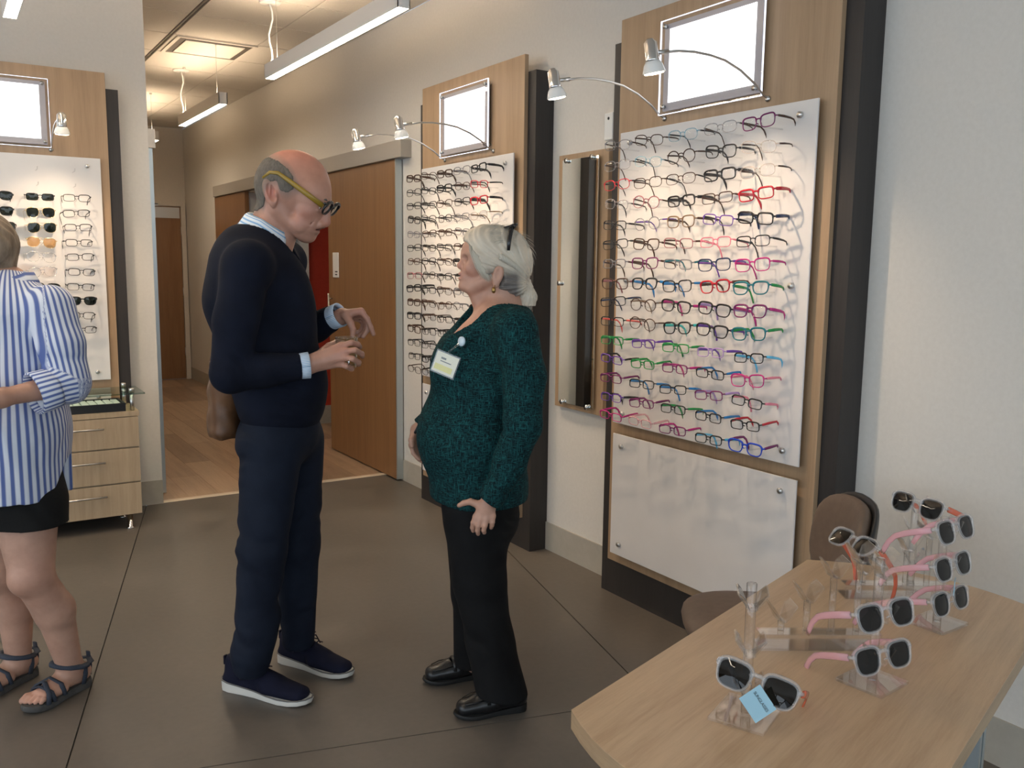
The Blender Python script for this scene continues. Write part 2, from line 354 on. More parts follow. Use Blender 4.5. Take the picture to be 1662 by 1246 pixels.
pendant(-1.1, 3.2, 5.0, 'added unseen pendant light further left, brightening the left wall')  # unseen fixture added to brighten the left wall
pendant(-1.8, 0.2, 2.5, 'added unseen pendant light over the middle of the shop, brightening the room')  # unseen fixture added for the room's general illumination

# doors
def sliding(name, y0, y1, x, label_part=None):
    d = struct(box_obj(name, (x - 0.044, y0, 0.012), (x, y1, 2.17), M['door_wood'], None, 0.002)); return d
d1 = sliding('door_1', 5.50, 6.72, 2.622)
build('edge_strip', MB().box((2.577, 5.488, 0.012), (2.623, 5.4995, 2.17)), M['aluminium'], d1)
build('pull_handle', MB().tube([(2.55, 6.66, 0.93), (2.55, 6.66, 1.25)], 0.008, 8).tube([(2.55, 6.66, 0.97), (2.578, 6.66, 0.97)], 0.005, 6).tube([(2.55, 6.66, 1.21), (2.578, 6.66, 1.21)], 0.005, 6), M['steel'], d1)
d2 = sliding('door_2', 8.96, 10.09, 2.622)
for nm, y0, y1 in (('trim_1', 5.36, 7.80), ('trim_2', 7.82, 10.06)):
    tr = struct(box_obj(nm, (2.555, y0, 2.172), (XW, y1, 2.283), M['track'], None, 0.003))
sg = thing('door_sign', 'small white room sign plate on the wide sliding door', 'sign', (2.5775, 6.56, 1.47), R(-90))
build('plate', MB().box((-0.055, -0.008, -0.095), (0.055, 0, 0.095), 0, 0.003), M['white'], sg)
for k, w in enumerate((0.05, 0.044)): build('text_line', MB().box((-0.006 , -0.0088, -0.055 - 0.022 * k), (-0.006 + w, -0.0082, -0.046 - 0.022 * k)), M['black'], sg)
for nm, xx in (('trim_3', 7.762),):
    struct(box_obj(nm, (XW - 0.004, 7.745, 0), (XW + 0.155, 7.762, 2.17), M['grey_trim']))
struct(box_obj('trim_4', (XW + 0.03, 7.738, 0), (XW + 0.05, 7.745, 2.16), M['aluminium']))
# left corridor sliding door seen edge on
d3 = struct(box_obj('door_3', (XJ + 0.015, 5.93, 0.01), (XJ + 0.06, 7.0, 2.17), M['door_wood'], None, 0.002))
build('edge_strip', MB().box((XJ + 0.012, 5.915, 0.01), (XJ + 0.063, 5.9295, 2.17)), M['aluminium'], d3)
struct(box_obj('trim_5', (XJ, 5.93, 2.175), (XJ + 0.085, 8.2, 2.29), M['white_metal'], None, 0.003))
# end door with frame and closer
d4 = struct(box_obj('door_4', (1.72, YE - 0.03, 0.01), (2.56, YE - 0.004, 2.14), M['door_wood']))
build('frame', MB().box((1.66, YE - 0.045, 0), (1.715, YE - 0.001, 2.20)).box((2.565, YE - 0.045, 0), (2.62, YE - 0.001, 2.20)).box((1.715, YE - 0.045, 2.145), (2.565, YE - 0.001, 2.20)), M['wall_warm'], d4)
build('closer_plate', MB().box((1.95, YE - 0.034, 2.00), (2.55, YE - 0.03, 2.13)), M['steel'], d4)
build('closer_arm', MB().box((2.1, YE - 0.07, 2.14), (2.3, YE - 0.046, 2.17)).tube([(2.3, YE - 0.06, 2.165), (2.05, YE - 0.16, 2.17)], 0.008, 6), M['steel'], d4)
for z in (0.35, 1.1, 1.85): build('hinge', MB().tube([(2.563, YE - 0.036, z - 0.05), (2.563, YE - 0.036, z + 0.05)], 0.007, 6), M['steel'], d4)
sb = thing('wall_sensor_box', 'small white sensor box on the wall above the mirror', 'sensor', (XW, 3.285, 2.12), R(-90))
build('case', MB().box((-0.03, -0.03, -0.06), (0.03, 0, 0.06), 0, 0.004), M['white'], sb)
build('lens_window', MB().lathe([(0.007, 0), (0.006, 0.002)], 12, (0, -0.0302, 0.035), (0, -1, 0)), M['black'], sb)
# ================================================================== eyewear displays
DISP = {'left': ('left wall display', (0.288, YL, 0), 0.0), 'mid': ('middle display', (XW, 4.385, 0), R(-90)), 'big': ('large right display', (XW, 2.525, 0), R(-90))}
bolt_me = MB().lathe([(0.009, 0.0), (0.011, 0.002), (0.011, 0.010), (0.008, 0.013)], 12, (0, 0, 0), (0, -1, 0)).mesh('bolt'); bolt_me.materials.append(M['steel'])
peg_me = MB().tube([(0, 0, 0), (0, -0.06, 0), (0, -0.100, 0.002), (0, -0.108, 0.012)], 0.0026, 6).mesh('peg'); peg_me.materials.append(M['peg'])
COLS = [-0.385, -0.195, -0.005, 0.185, 0.365]; ROWS = [1.965 - 0.0794 * k for k in range(15)]
def display(key, label):
    nm, loc, rz = DISP[key]
    t = thing('eyewear_display', label, 'display', loc, rz)
    build('backing_box', MB().box((-0.625, -0.109, 0), (0.625, -0.001, 2.44)), M['dark_laminate'], t)
    build('wood_panel', MB().box((-0.557, -0.132, 0.168), (0.557, -0.1095, 2.522), 0, 0.0015), M['oak_panel'], t)
    bd = build('frame_board', MB().box((-0.509, -0.162, 0.81), (0.509, -0.155, 2.05), 0, 0.002), M['acrylic_white'], t)
    for x in (-0.44, 0.44):
        for z in (0.857, 1.434, 2.004): inst('bolt', bolt_me, bd, (x, -0.1625, z))
        for z in (0.857, 1.434, 2.004): build('spacer', MB().lathe([(0.006, 0), (0.006, 0.022)], 8, (x, -0.1325, z), (0, -1, 0)), M['steel'], bd)
    lb = build('lower_board', MB().box((-0.505, -0.162, 0.217), (0.505, -0.155, 0.762), 0, 0.002), M['acrylic_white'], t)
    for x in (-0.44, 0.44):
        for z in (0.27, 0.712): inst('bolt', bolt_me, lb, (x, -0.1625, z))
        for z in (0.27, 0.712): build('spacer', MB().lathe([(0.006, 0), (0.006, 0.022)], 8, (x, -0.1325, z), (0, -1, 0)), M['steel'], lb)
    for i, x in enumerate(COLS):
        for j, z in enumerate(ROWS): inst('peg', peg_me, bd, (x, -0.1625, z))
    # backlit sheet in a clear frame
    s = thing('light_box', 'backlit blank white sign in a clear acrylic frame on the ' + nm, 'sign', (Matrix.Rotation(rz, 4, 'Z') @ Vector((0, -0.1325, 2.27))) + Vector(loc), rz, 'backlit signs above the frame boards')
    build('grey_border', MB().box((-0.252, -0.028, -0.165), (0.252, -0.018, 0.165)), mat('sign_border', (0.50, 0.47, 0.49), 0.3), s)
    build('lit_sheet', MB().box((-0.222, -0.0295, -0.135), (0.222, -0.0282, 0.145)), M['lit_sheet'], s)
    build('clear_frame', MB().box((-0.265, -0.038, -0.178), (0.265, -0.032, 0.178), 0, 0.0015), M['acrylic_sheet'], s)
    lit = emit('lit_edge', (0.82, 0.86, 1.0), 1.7) if 'lit_edge' not in bpy.data.materials else bpy.data.materials['lit_edge']
    eb = MB()
    for a, b in (((-0.267, -0.0385, -0.180), (0.267, -0.0315, -0.1782)), ((-0.267, -0.0385, 0.1782), (0.267, -0.0315, 0.180)), ((-0.267, -0.0385, -0.1782), (-0.2652, -0.0315, 0.1782)), ((0.2652, -0.0385, -0.1782), (0.267, -0.0315, 0.1782))): eb.box(a, b)
    build('lit_edge', eb, lit, s)
    for x in (-0.238, 0.238):
        for z in (-0.15, 0.155): build('standoff', MB().lathe([(0.005, 0), (0.005, 0.038), (0.010, 0.0385), (0.010, 0.046)], 12, (x, 0, z), (0, -1, 0)), M['steel'], s)
    return t
display('left', 'left wall eyewear display with sunglasses above the drawer cabinet')
display('mid', 'middle eyewear display behind the woman, left of the narrow mirror')
display('big', 'large eyewear display of colourful glasses nearest the table')

# arc lamps
def lamp(key, u, side):
    nm, loc, rz = DISP[key]
    o = thing('arc_lamp', '%s arc spotlight of the %s' % (side, nm), 'lamp', (Matrix.Rotation(rz, 4, 'Z') @ Vector((u, -0.1325, 2.083))) + Vector(loc), rz, 'arc spotlights on the displays')
    P = [(0, 0, 0), (0, -0.03, 0.012), (0, -0.075, 0.045), (0, -0.145, 0.080), (0, -0.22, 0.103), (0, -0.29, 0.111), (0, -0.36, 0.112), (0, -0.43, 0.106), (0, -0.50, 0.092)]
    build('arm', MB().tube(P, 0.0042, 8).lathe([(0.011, 0), (0.011, 0.006), (0.006, 0.010)], 12, (0, 0, 0), (0, -1, 0)).tube([(0, -0.475, 0.098), (0, -0.525, 0.088)], 0.0075, 10), M['steel'], o)
    ax = Vector((0, 0.22, -0.97)).normalized(); c = Vector((0, -0.552, 0.115))
    build('socket', MB().lathe([(0.010, -0.012), (0.014, -0.006), (0.021, 0.0), (0.022, 0.05), (0.024, 0.055)], 18, c, ax), M['chrome'], o)
    sh = build('bulb_reflector', MB().lathe([(0.022, 0.0), (0.030, 0.012), (0.036, 0.032), (0.037, 0.037)], 24, c + ax * 0.0555, ax), mat('ribbed_glass_reflector', (0.82, 0.81, 0.78), 0.25) if 'ribbed_glass_reflector' not in bpy.data.materials else bpy.data.materials['ribbed_glass_reflector'], o)
    build('bulb_face', MB().lathe([(0.032, 0.0), (0.030, 0.003), (0.012, 0.005)], 20, c + ax * 0.0926, ax), M['bulb'], o)
    l = bpy.data.lights.new('lamp_beam', 'SPOT'); l.energy = LAMP_W; l.color = (1.0, 0.74, 0.50); l.spot_size = R(88); l.spot_blend = 1.0; l.shadow_soft_size = 0.02
    lo = bpy.data.objects.new('lamp_beam', l); COL.objects.link(lo); lo.parent = o; p = c + ax * 0.10; lo.location = p
    lo.rotation_euler = Vector((0, 0.40, -0.56)).to_track_quat('-Z', 'Y').to_euler()
LAMP_W = 30.0
for k in ('left', 'mid', 'big'):
    lamp(k, -0.268, 'left'); lamp(k, 0.268, 'right')

# ---------------------------------------------------------------- spectacles
def outline(w, h, kind, n=22):
    pts = []
    for k in range(n):
        a = 2 * math.pi * k / n; c, s = math.cos(a), math.sin(a)
        e = {'rect': 0.52, 'round': 0.95, 'oval': 0.72, 'cat': 0.62, 'way': 0.66, 'avi': 0.8}[kind]
        x = math.copysign(abs(c) ** e, c) * w / 2; z = math.copysign(abs(s) ** e, s) * h / 2
        if kind == 'cat': x *= 1 + 0.10 * (z / h); z += 0.10 * h * max(0, x / w) * (1 if z > 0 else 0.2)
        if kind in ('way',): x *= 1 + 0.24 * (z / h)
        if kind == 'avi': x *= 1 + 0.22 * (z / h); z -= 0.10 * h * (0.5 + (x / w)) * (1 if z < 0 else 0)
        pts.append((x, z))
    return pts
STY = {}   # kind -> (front mesh, lens mesh r, lens mesh l, temple mesh l, temple mesh r)
def spec_meshes(key, kind, w, h, br, rad, tw):
    """front at y=0 facing -y, temples run to +y"""
    cx = w / 2 + br / 2; f = MB(); ls = []
    for s in (-1, 1):
        o = outline(w, h, kind); cur = lambda x: 0.10 * ((s * x + cx) ** 2) / 0.07
        P = [(s * x + s * cx, 0.10 * (abs(x + cx) ** 2) / 0.35, z) for x, z in o]
        f.tube(P, [rad * (1.35 if z > h * 0.15 else 0.9) for x, z in o], 6, 0, True, flat=((0, 1, 0), 1.25))
        lm = MB(); n = len(P); c = (s * cx, 0.10 * cx ** 2 / 0.35 - 0.002, 0)
        ring = [(c[0] + 0.55 * (p[0] - c[0]), c[1] + 0.55 * (p[1] - c[1]) , 0.55 * p[2]) for p in P]
        lm.add(P + ring + [c], [(k, (k + 1) % n, n + (k + 1) % n, n + k) for k in range(n)] + [(n + k, n + (k + 1) % n, 2 * n) for k in range(n)], 0, True)
        ls.append(lm.mesh('lens')); ls[-1].materials.append(M['lens'])
    zb = h * 0.18
    f.tube([(-br / 2 - rad, 0.0005, zb), (-br / 4, -0.001, zb + br * 0.18), (br / 4, -0.001, zb + br * 0.18), (br / 2 + rad, 0.0005, zb)], rad * 1.25, 6, flat=((0, 1, 0), 1.2))
    if kind == 'avi': f.tube([(-br / 2 - 0.01, 0.0005, h * 0.45), (br / 2 + 0.01, 0.0005, h * 0.45)], rad, 6)
    for s in (-1, 1):      # nose pads and end pieces
        f.tube([(s * (br / 2 - 0.001), 0.001, -h * 0.05), (s * (br / 2 - 0.003), 0.007, -h * 0.12)], 0.0018, 5)
        xe = s * (cx + w / 2); ye = 0.10 * (cx + w / 2) ** 2 / 0.35
        f.tube([(xe - s * 0.002, ye, h * 0.22), (xe + s * 0.004, ye + 0.003, h * 0.24), (xe + s * 0.005, ye + 0.009, h * 0.24)], max(rad * 1.2, 0.0022), 6)
    fm = f.mesh('front_frame'); fm.materials.append(M['black']); tm = []
    for s in (-1, 1):
        xe = s * (cx + w / 2 + 0.005); ye = 0.10 * (cx + w / 2) ** 2 / 0.35 + 0.0095; z = h * 0.24
        P = [(xe, ye, z), (xe + s * 0.001, ye + 0.03, z), (xe, ye + 0.06, z - 0.001), (xe - s * 0.003, ye + 0.080, z - 0.003), (xe - s * 0.006, ye + 0.092, z - 0.013), (xe - s * 0.009, ye + 0.101, z - 0.032), (xe - s * 0.011, ye + 0.107, z - 0.050)]
        tb = MB().tube(P, [tw, tw * 1.15, tw, tw * 0.9, tw * 0.95, tw * 1.1, tw * 1.0], 8, flat=((1, 0, 0), 0.42)); me = tb.mesh('temple'); me.materials.append(M['black']); tm.append(me)
    STY[key] = (fm, ls, tm)
spec_meshes('rect', 'rect', 0.052, 0.033, 0.017, 0.0015, 0.0032)
spec_meshes('rectT', 'rect', 0.053, 0.035, 0.017, 0.0024, 0.0052)
spec_meshes('oval', 'oval', 0.052, 0.036, 0.018, 0.0013, 0.0026)
spec_meshes('round', 'round', 0.049, 0.043, 0.019, 0.0015, 0.0026)
spec_meshes('cat', 'cat', 0.053, 0.039, 0.017, 0.0019, 0.0036)
spec_meshes('kid', 'rect', 0.048, 0.030, 0.016, 0.0018, 0.0040)
spec_meshes('way', 'way', 0.053, 0.040, 0.018, 0.0024, 0.0046)
spec_meshes('avi', 'avi', 0.055, 0.046, 0.016, 0.0010, 0.0014)
spec_meshes('sun', 'way', 0.054, 0.041, 0.018, 0.0030, 0.0056)
PAL = {'black': (0.012, 0.011, 0.012), 'brown': (0.060, 0.026, 0.014), 'tan': (0.20, 0.12, 0.06), 'grey': (0.18, 0.18, 0.20), 'navy': (0.012, 0.028, 0.085), 'blue': (0.02, 0.20, 0.50),
       'royal blue': (0.015, 0.06, 0.50), 'sky blue': (0.12, 0.50, 0.75), 'teal': (0.01, 0.16, 0.20), 'turquoise': (0.05, 0.50, 0.48), 'green': (0.01, 0.27, 0.06), 'purple': (0.14, 0.05, 0.36), 'lilac': (0.42, 0.28, 0.58),
       'plum': (0.17, 0.015, 0.11), 'magenta': (0.50, 0.02, 0.20), 'pink': (0.80, 0.22, 0.30), 'rose': (0.34, 0.12, 0.14), 'red': (0.48, 0.015, 0.03), 'coral': (0.85, 0.11, 0.09), 'gold': (0.55, 0.42, 0.22)}
GM = {k: mat(k.replace(' ', '_') + '_acetate', v, 0.25) for k, v in PAL.items()}
GM['gold'] = mat('gold_wire', (0.75, 0.58, 0.32), 0.25, 0.9); GM['silver'] = mat('silver_wire', (0.65, 0.65, 0.66), 0.25, 0.9)
GM['clear'] = clear('clear_acetate', (0.93, 0.90, 0.87), 1.46, 0.05, body=(0.75, 0.66, 0.60), bodyfac=0.18)
GM['clear pink'] = clear('clear_pink_acetate', (0.98, 0.80, 0.82), 1.46, 0.05, body=(0.9, 0.55, 0.6), bodyfac=0.35)
GM['clear blue'] = clear('clear_blue_acetate', (0.72, 0.86, 0.92), 1.46, 0.05, body=(0.3, 0.55, 0.68), bodyfac=0.35)
GM['clear grey'] = clear('clear_grey_acetate', (0.82, 0.82, 0.84), 1.46, 0.05, body=(0.4, 0.38, 0.4), bodyfac=0.35)
SUNL = {'dark': clear('green_sun_lens', (0.03, 0.04, 0.035), 1.5, 0.03), 'amber': clear('amber_gradient_lens', (0.75, 0.48, 0.25), 1.45, 0.03), None: M['lens'], 'smoke': clear('smoke_sun_lens', (0.02, 0.02, 0.022), 1.5, 0.02)}
def spectacles(parent_name, M4, sty, front, temple, lens, label, group, cat='glasses'):
    fm, ls, tm = STY[sty]
    o = bpy.data.objects.new(parent_name, None); COL.objects.link(o); o.empty_display_size = 0.02; o.matrix_world = M4; tag(o, label, cat, group)
    inst('front_frame', fm, o, mats=[GM[front]])
    for m in ls: inst('lens', m, o, mats=[SUNL[lens]])
    for m in tm: inst('temple', m, o, mats=[GM[temple]])
    return o
def on_display(key, i, j, sty, front, temple, lens=None, what=None):
    nm, loc, rz = DISP[key]; rg = random.Random(i * 31 + j * 7 + len(key))
    p = Vector((COLS[i] + rg.uniform(-0.006, 0.006), -0.277, ROWS[j] + 0.014 + rg.uniform(-0.003, 0.003)))
    m = Matrix.Translation(loc) @ Matrix.Rotation(rz, 4, 'Z') @ Matrix.Translation(p) @ Matrix.Rotation(R(rg.uniform(-7, 5)), 4, 'X') @ Matrix.Rotation(R(rg.uniform(-5, 5)), 4, 'Y') @ Matrix.Rotation(R((8 if key != 'left' else 0) + rg.uniform(-5, 5)), 4, 'Z') @ Matrix.Scale(1.08, 4)
    w = what or ('sunglasses' if lens else 'glasses')
    txt = front + (' ' if temple == front else ' and ' + temple + ' '); row, colw = ORD[j] + ' row', ORD[i] + ' column'
    if key == 'mid': txt = {'red': 'red framed ', 'rose': 'reddish framed ', 'clear': 'pale clear framed ', 'clear grey': 'thin pale framed '}.get(front, 'dark framed ')
    if key == 'left': row = ORD[j - 2] + ' row'; colw = ['', '', 'third column from the right', 'second column from the right', 'rightmost column'][i]
    spectacles('sunglasses' if lens else 'eyeglasses', m, sty, front, temple, lens, '%s%s, %s, %s of the %s' % (txt, w, row, colw, nm), w + ' on the ' + nm)
BIG = [
 'oval:clear grey/brown oval:brown/brown oval:clear blue/black oval:clear grey/brown cat:plum/brown',
 'oval:clear grey/brown oval:clear blue/black round:brown/brown cat:black/black oval:clear/brown',
 'oval:red/black oval:brown/brown oval:brown/black rectT:black/black oval:clear/brown',
 'oval:clear grey/black round:rose/brown rectT:black/black rect:brown/brown rectT:red/red',
 'rect:black/black round:clear grey/purple cat:tan/brown rect:purple/black rectT:black/navy',
 'rect:black/black cat:brown/brown rect:rose/brown rect:pink/pink rect:black/black',
 'rect:grey/brown cat:plum/brown rect:grey/teal cat:navy/purple cat:magenta/magenta',
 'cat:brown/rose way:black/blue cat:black/blue way:red/brown way:teal/green',
 'rect:black/navy round:brown/tan way:black/magenta way:black/lilac way:plum/magenta',
 'rect:black/coral round:brown/brown way:black/turquoise way:black/purple way:teal/green',
 'kid:green/green kid:purple/purple kid:green/green kid:lilac/purple kid:black/sky blue',
 'kid:purple/black kid:green/green kid:plum/magenta kid:black/blue cat:magenta/pink',
 'kid:plum/plum kid:black/blue kid:black/blue kid:plum/lilac kid:black/pink',
 'kid:purple/black kid:plum/plum kid:black/green kid:black/blue kid:black/red',
 'kid:magenta/magenta kid:clear pink/clear pink kid:plum/magenta kid:black/sky blue way:royal blue/plum']
import re
for j, row in enumerate(BIG):
    for i, tok in enumerate(re.findall(r'(\w+):([a-z ]+?)/(clear \w+|sky blue|royal blue|[a-z]+)(?= |$)', row)):
        on_display('big', i, j, tok[0], tok[1], tok[2])
rg = random.Random(11)
MIDC = ['black', 'brown', 'black', 'brown', 'black', 'grey', 'black']
for j in range(15):
    for i in range(5):
        f = rg.choice(MIDC); t_ = 'black' if f == 'clear grey' else f; st = rg.choice(['rect', 'oval', 'rect', 'rectT'])
        if i == 4 and j in (1, 2): f, t_ = 'red', 'black'
        if i == 4 and j == 3: f, t_, st = 'clear', 'tan', 'oval'
        if i == 0 and j == 7: f, t_ = 'rose', 'brown'
        on_display('mid', i, j, st, f, t_)
# left wall: optical frames in the right-hand column, sunglasses further left
LEFT = {2: ('rect', 'black', 'rectT', None), 3: ('avi', 'gold', 'rect', None), 4: ('avi', 'gold', 'rect', None), 5: ('avi', 'gold', 'rect', None), 6: ('avi', 'silver', 'rect', None),
        7: ('avi', 'silver', 'rect', None), 8: ('way', 'black', 'rect', None), 9: ('way', 'brown', 'way', None), 10: ('way', 'brown', 'rect', None), 11: ('way', 'black', 'rect', None)}
for j, (s2, c2, s1, _) in LEFT.items():
    on_display('left', 4, j, 'way' if j == 9 else 'rect', 'black', 'black', 'dark' if j == 9 else None)
    on_display('left', 3, j, s2, c2, c2, {5: 'amber', 6: None, 7: None}.get(j, 'dark'))
    on_display('left', 2, j, 'way', 'black' if j != 9 else 'brown', 'black', 'dark')

# ---------------------------------------------------------------- mirror
mr = thing('wall_mirror', 'tall narrow mirror on an oak back panel between the displays', 'mirror', (XW, 3.467, 1.405), R(-90))
build('back_panel', MB().box((-0.195, -0.032, -0.618), (0.195, 0, 0.618), 0, 0.002), M['oak_panel'], mr)
build('mirror_glass', MB().box((-0.142, -0.050, -0.590), (0.142, -0.045, 0.590), 0, 0.001), M['mirror'], mr)
for x, z in ((-0.10, -0.585), (0.10, -0.585), (-0.10, 0.585), (0.10, 0.585), (-0.14, 0.0)): build('clip', MB().lathe([(0.008, 0), (0.008, 0.020), (0.012, 0.021), (0.012, 0.030)], 14, (x, -0.0325, z), (0, -1, 0)), M['chrome'], mr)

# ---------------------------------------------------------------- drawer cabinet on the left
cb = thing('drawer_cabinet', 'oak drawer cabinet on steel legs under the left display', 'cabinet', (0.28, 5.40, 0))
build('body', MB().box((-0.60, -0.165, 0.085), (0.60, 0.13, 0.64)).box((-0.605, -0.185, 0.64), (0.605, 0.13, 0.668)), M['oak_cabinet'], cb)
for k, (z0, z1) in enumerate(((0.085, 0.266), (0.270, 0.463), (0.467, 0.638))):
    for u0, u1, hx in ((0.002, 0.600, 0.17), (-0.600, -0.002, -0.43)):
        dr = build('drawer', MB().box((u0, -0.184, z0 + 0.002), (u1, -0.166, z1 - 0.002), 0, 0.0015), M['oak_cabinet'], cb); zz = (z0 + z1) / 2 + 0.03
        build('handle', MB().tube([(hx - 0.03, -0.205, zz), (hx + 0.25, -0.205, zz)], 0.0055, 8).tube([(hx, -0.205, zz), (hx, -0.1845, zz)], 0.004, 6).tube([(hx + 0.22, -0.205, zz), (hx + 0.22, -0.1845, zz)], 0.004, 6), M['steel'], dr)
for x in (-0.54, 0.54):
    for y in (-0.15, 0.10): build('leg', MB().lathe([(0.022, 0), (0.022, 0.006), (0.014, 0.010), (0.014, 0.085)], 14, (x, y, 0)), M['chrome'], cb)
sh = thing('glass_shelf', 'clear glass shelf on short steel posts above the drawer cabinet', 'shelf', (0.28, 5.40, 0.668))
build('glass_top', MB().box((-0.64, -0.19, 0.092), (0.64, 0.115, 0.100)), M['glass_shelf'], sh)
for x in (-0.56, 0.575):
    for y in (-0.16, 0.09): build('post', MB().lathe([(0.011, 0.0003), (0.011, 0.0918)], 14, (x, y, 0)).lathe([(0.014, 0.1002), (0.014, 0.122), (0.012, 0.124)], 14, (x, y, 0)), M['steel'], sh)
tr = thing('sample_tray', 'black tray with white inserts and a chrome label knob under the glass shelf', 'tray', (0.40, 5.34, 0.6685))
build('tray_box', MB().box((-0.36, -0.10, 0), (0.42, 0.10, 0.008)).box((-0.36, -0.112, 0), (0.42, -0.10, 0.045)).box((-0.36, 0.10, 0), (0.42, 0.112, 0.045)).box((-0.36, -0.10, 0.008), (-0.35, 0.10, 0.045)).box((0.41, -0.10, 0.008), (0.42, 0.10, 0.045)).box((0.115, -0.10, 0.008), (0.125, 0.10, 0.045)), M['black'], tr)
build('knob', MB().lathe([(0.024, 0), (0.022, 0.006), (0.012, 0.010)], 18, (0.02, -0.1125, 0.022), (0, -1, 0)), M['chrome'], tr)
for k in range(7): build('insert', MB().box((0.13 + k * 0.040, -0.098, 0.0085), (0.164 + k * 0.040, 0.098, 0.040), 0, 0.004), M['white'], tr)
for k in range(5): build('insert', MB().box((-0.345 + k * 0.09, -0.098, 0.0085), (-0.262 + k * 0.09, 0.098, 0.036), 0, 0.004), M['white'], tr)
# ================================================================== table with sunglasses
TZ = 0.75; ta = math.atan2(0.315, 0.984)
ex = Vector((math.cos(ta), math.sin(ta))); ey = Vector((-math.sin(ta), math.cos(ta)))
TC = Vector((1.435, 1.046))          # centre of the top
t = thing('display_table', 'oak table with bowed ends and an aluminium post, covered in sunglasses stands', 'table', (TC.x, TC.y, 0), ta)
Lh, Wh = 0.518, 0.27
poly = []
for k in range(15): s = k / 14; yy = -Wh + 2 * Wh * s; poly.append((Lh + 0.085 * (1 - (yy / Wh) ** 2), yy))
for k in range(15): s = k / 14; yy = Wh - 2 * Wh * s; poly.append((-Lh - 0.105 * (1 - (yy / Wh) ** 2), yy))
build('top', MB().prism(poly, TZ - 0.0015, TZ, 0), M['oak_table'], t)
build('edge_band', MB().prism(poly, TZ - 0.034, TZ - 0.0015, 0), M['oak_edge'], t)
for x in (-0.32, 0.34):
    for y in (-0.17, 0.15):
        p = MB(); r = 0.028; pr = []
        for q in range(4):
            c, s = math.cos(q * math.pi / 2), math.sin(q * math.pi / 2)
            for a, b in ((r, -r), (r, -0.006), (r - 0.010, -0.006), (r - 0.010, 0.006), (r, 0.006)): pr.append((x + c * a - s * b, y + s * a + c * b))
        p.prism(pr, 0.02, TZ - 0.0345); build('leg', p, M['aluminium'], t)
        build('foot', MB().lathe([(0.03, 0), (0.03, 0.008), (0.01, 0.0195)], 14, (x, y, 0)), M['black'], t)
build('modesty_panel', MB().box((-0.29, -0.003, 0.25), (0.31, 0.015, TZ - 0.035)), M['black'], t)

# chair beyond the table end
ch = thing('chair', 'brown upholstered chair with a black shell back behind the table', 'chair', (2.04, 1.73, 0), R(53))
def pad(name, c, rx, ry, rz_, m, par, e=0.5, curve=0.0, rot=None):
    bm = bmesh.new(); bmesh.ops.create_uvsphere(bm, u_segments=32, v_segments=16, radius=1)
    for v in bm.verts:
        q = [math.copysign(abs(a) ** e, a) for a in v.co]; rr = max(1e-6, math.sqrt(v.co.x ** 2 + v.co.y ** 2))
        v.co = Vector((q[0] * rx, q[1] * ry, q[2] * rz_)); 
        if curve: v.co.y -= curve * (v.co.x / rx) ** 2
    me = bpy.data.meshes.new(name); 
    if rot: bm.transform(rot)
    bm.transform(Matrix.Translation(c)); bm.to_mesh(me); bm.free(); me.polygons.foreach_set('use_smooth', [True] * len(me.polygons))
    return link(name, me, m, par)
# local +y is where the sitter faces
pad('seat', (0, 0.05, 0.44), 0.215, 0.215, 0.042, M['brown_vinyl'], ch, 0.72)
build('seat_shell', MB().lathe([(0.10, 0.0), (0.19, 0.008), (0.20, 0.02)], 32, (0, 0.05, 0.379)), M['black'], ch)
pad('backrest', (0, -0.215, 0.675), 0.205, 0.030, 0.150, M['brown_vinyl'], ch, 0.70, -0.055, Matrix.Rotation(R(8), 4, 'X'))
pad('back_shell', (0, -0.243, 0.675), 0.212, 0.014, 0.158, M['black'], ch, 0.70, -0.055, Matrix.Rotation(R(8), 4, 'X'))
build('back_post', MB().tube([(0, -0.25, 0.57), (0, -0.245, 0.46), (0, -0.18, 0.385), (0, -0.05, 0.372)], 0.016, 10), M['black'], ch)
build('column', MB().lathe([(0.028, 0.10), (0.028, 0.25), (0.019, 0.255), (0.019, 0.378)], 16, (0, 0.05, 0)), M['chrome'], ch)
for k in range(5):
    a = R(20 + 72 * k); e = Vector((math.cos(a), math.sin(a), 0)); c = Vector((0, 0.05, 0))
    lg = build('leg', MB().tube([c + Vector((0, 0, 0.095)), c + e * 0.12 + Vector((0, 0, 0.085)), c + e * 0.25 + Vector((0, 0, 0.06))], [0.026, 0.02, 0.014], 8), M['chrome'], ch)
    build('caster', MB().lathe([(0.022, -0.012), (0.025, 0), (0.022, 0.012)], 14, c + e * 0.25 + Vector((0, 0, 0.0255)), (e.y, -e.x, 0)), M['black'], lg)

# clear stands
def cup(mb, c, yaw, s=1.0):
    """V shaped nose rest: two flared wings with a rounded floor"""
    m = Matrix.Translation(c) @ Matrix.Rotation(yaw, 4, 'Z'); st = len(mb.v); th = 0.0022
    for sx in (-1, 1):
        P = [(sx * 0.004, -0.012, 0.0), (sx * 0.020, -0.014, 0.024), (sx * 0.020, 0.012, 0.030), (sx * 0.013, 0.018, 0.020), (sx * 0.004, 0.014, 0.0)]
        vs = [Vector(p) * s for p in P] + [(Vector(p) + Vector((sx * th, 0, -th * 0.6))) * s for p in P]; n = 5
        mb.add(vs, [tuple(range(n)), tuple(range(2 * n - 1, n - 1, -1))] + [(k, n + k, n + (k + 1) % n, (k + 1) % n) for k in range(n)])
    mb.box((-0.0045 * s, -0.012 * s, -0.003 * s), (0.0045 * s, 0.014 * s, -0.0003)); mb.xform(m, st); return mb
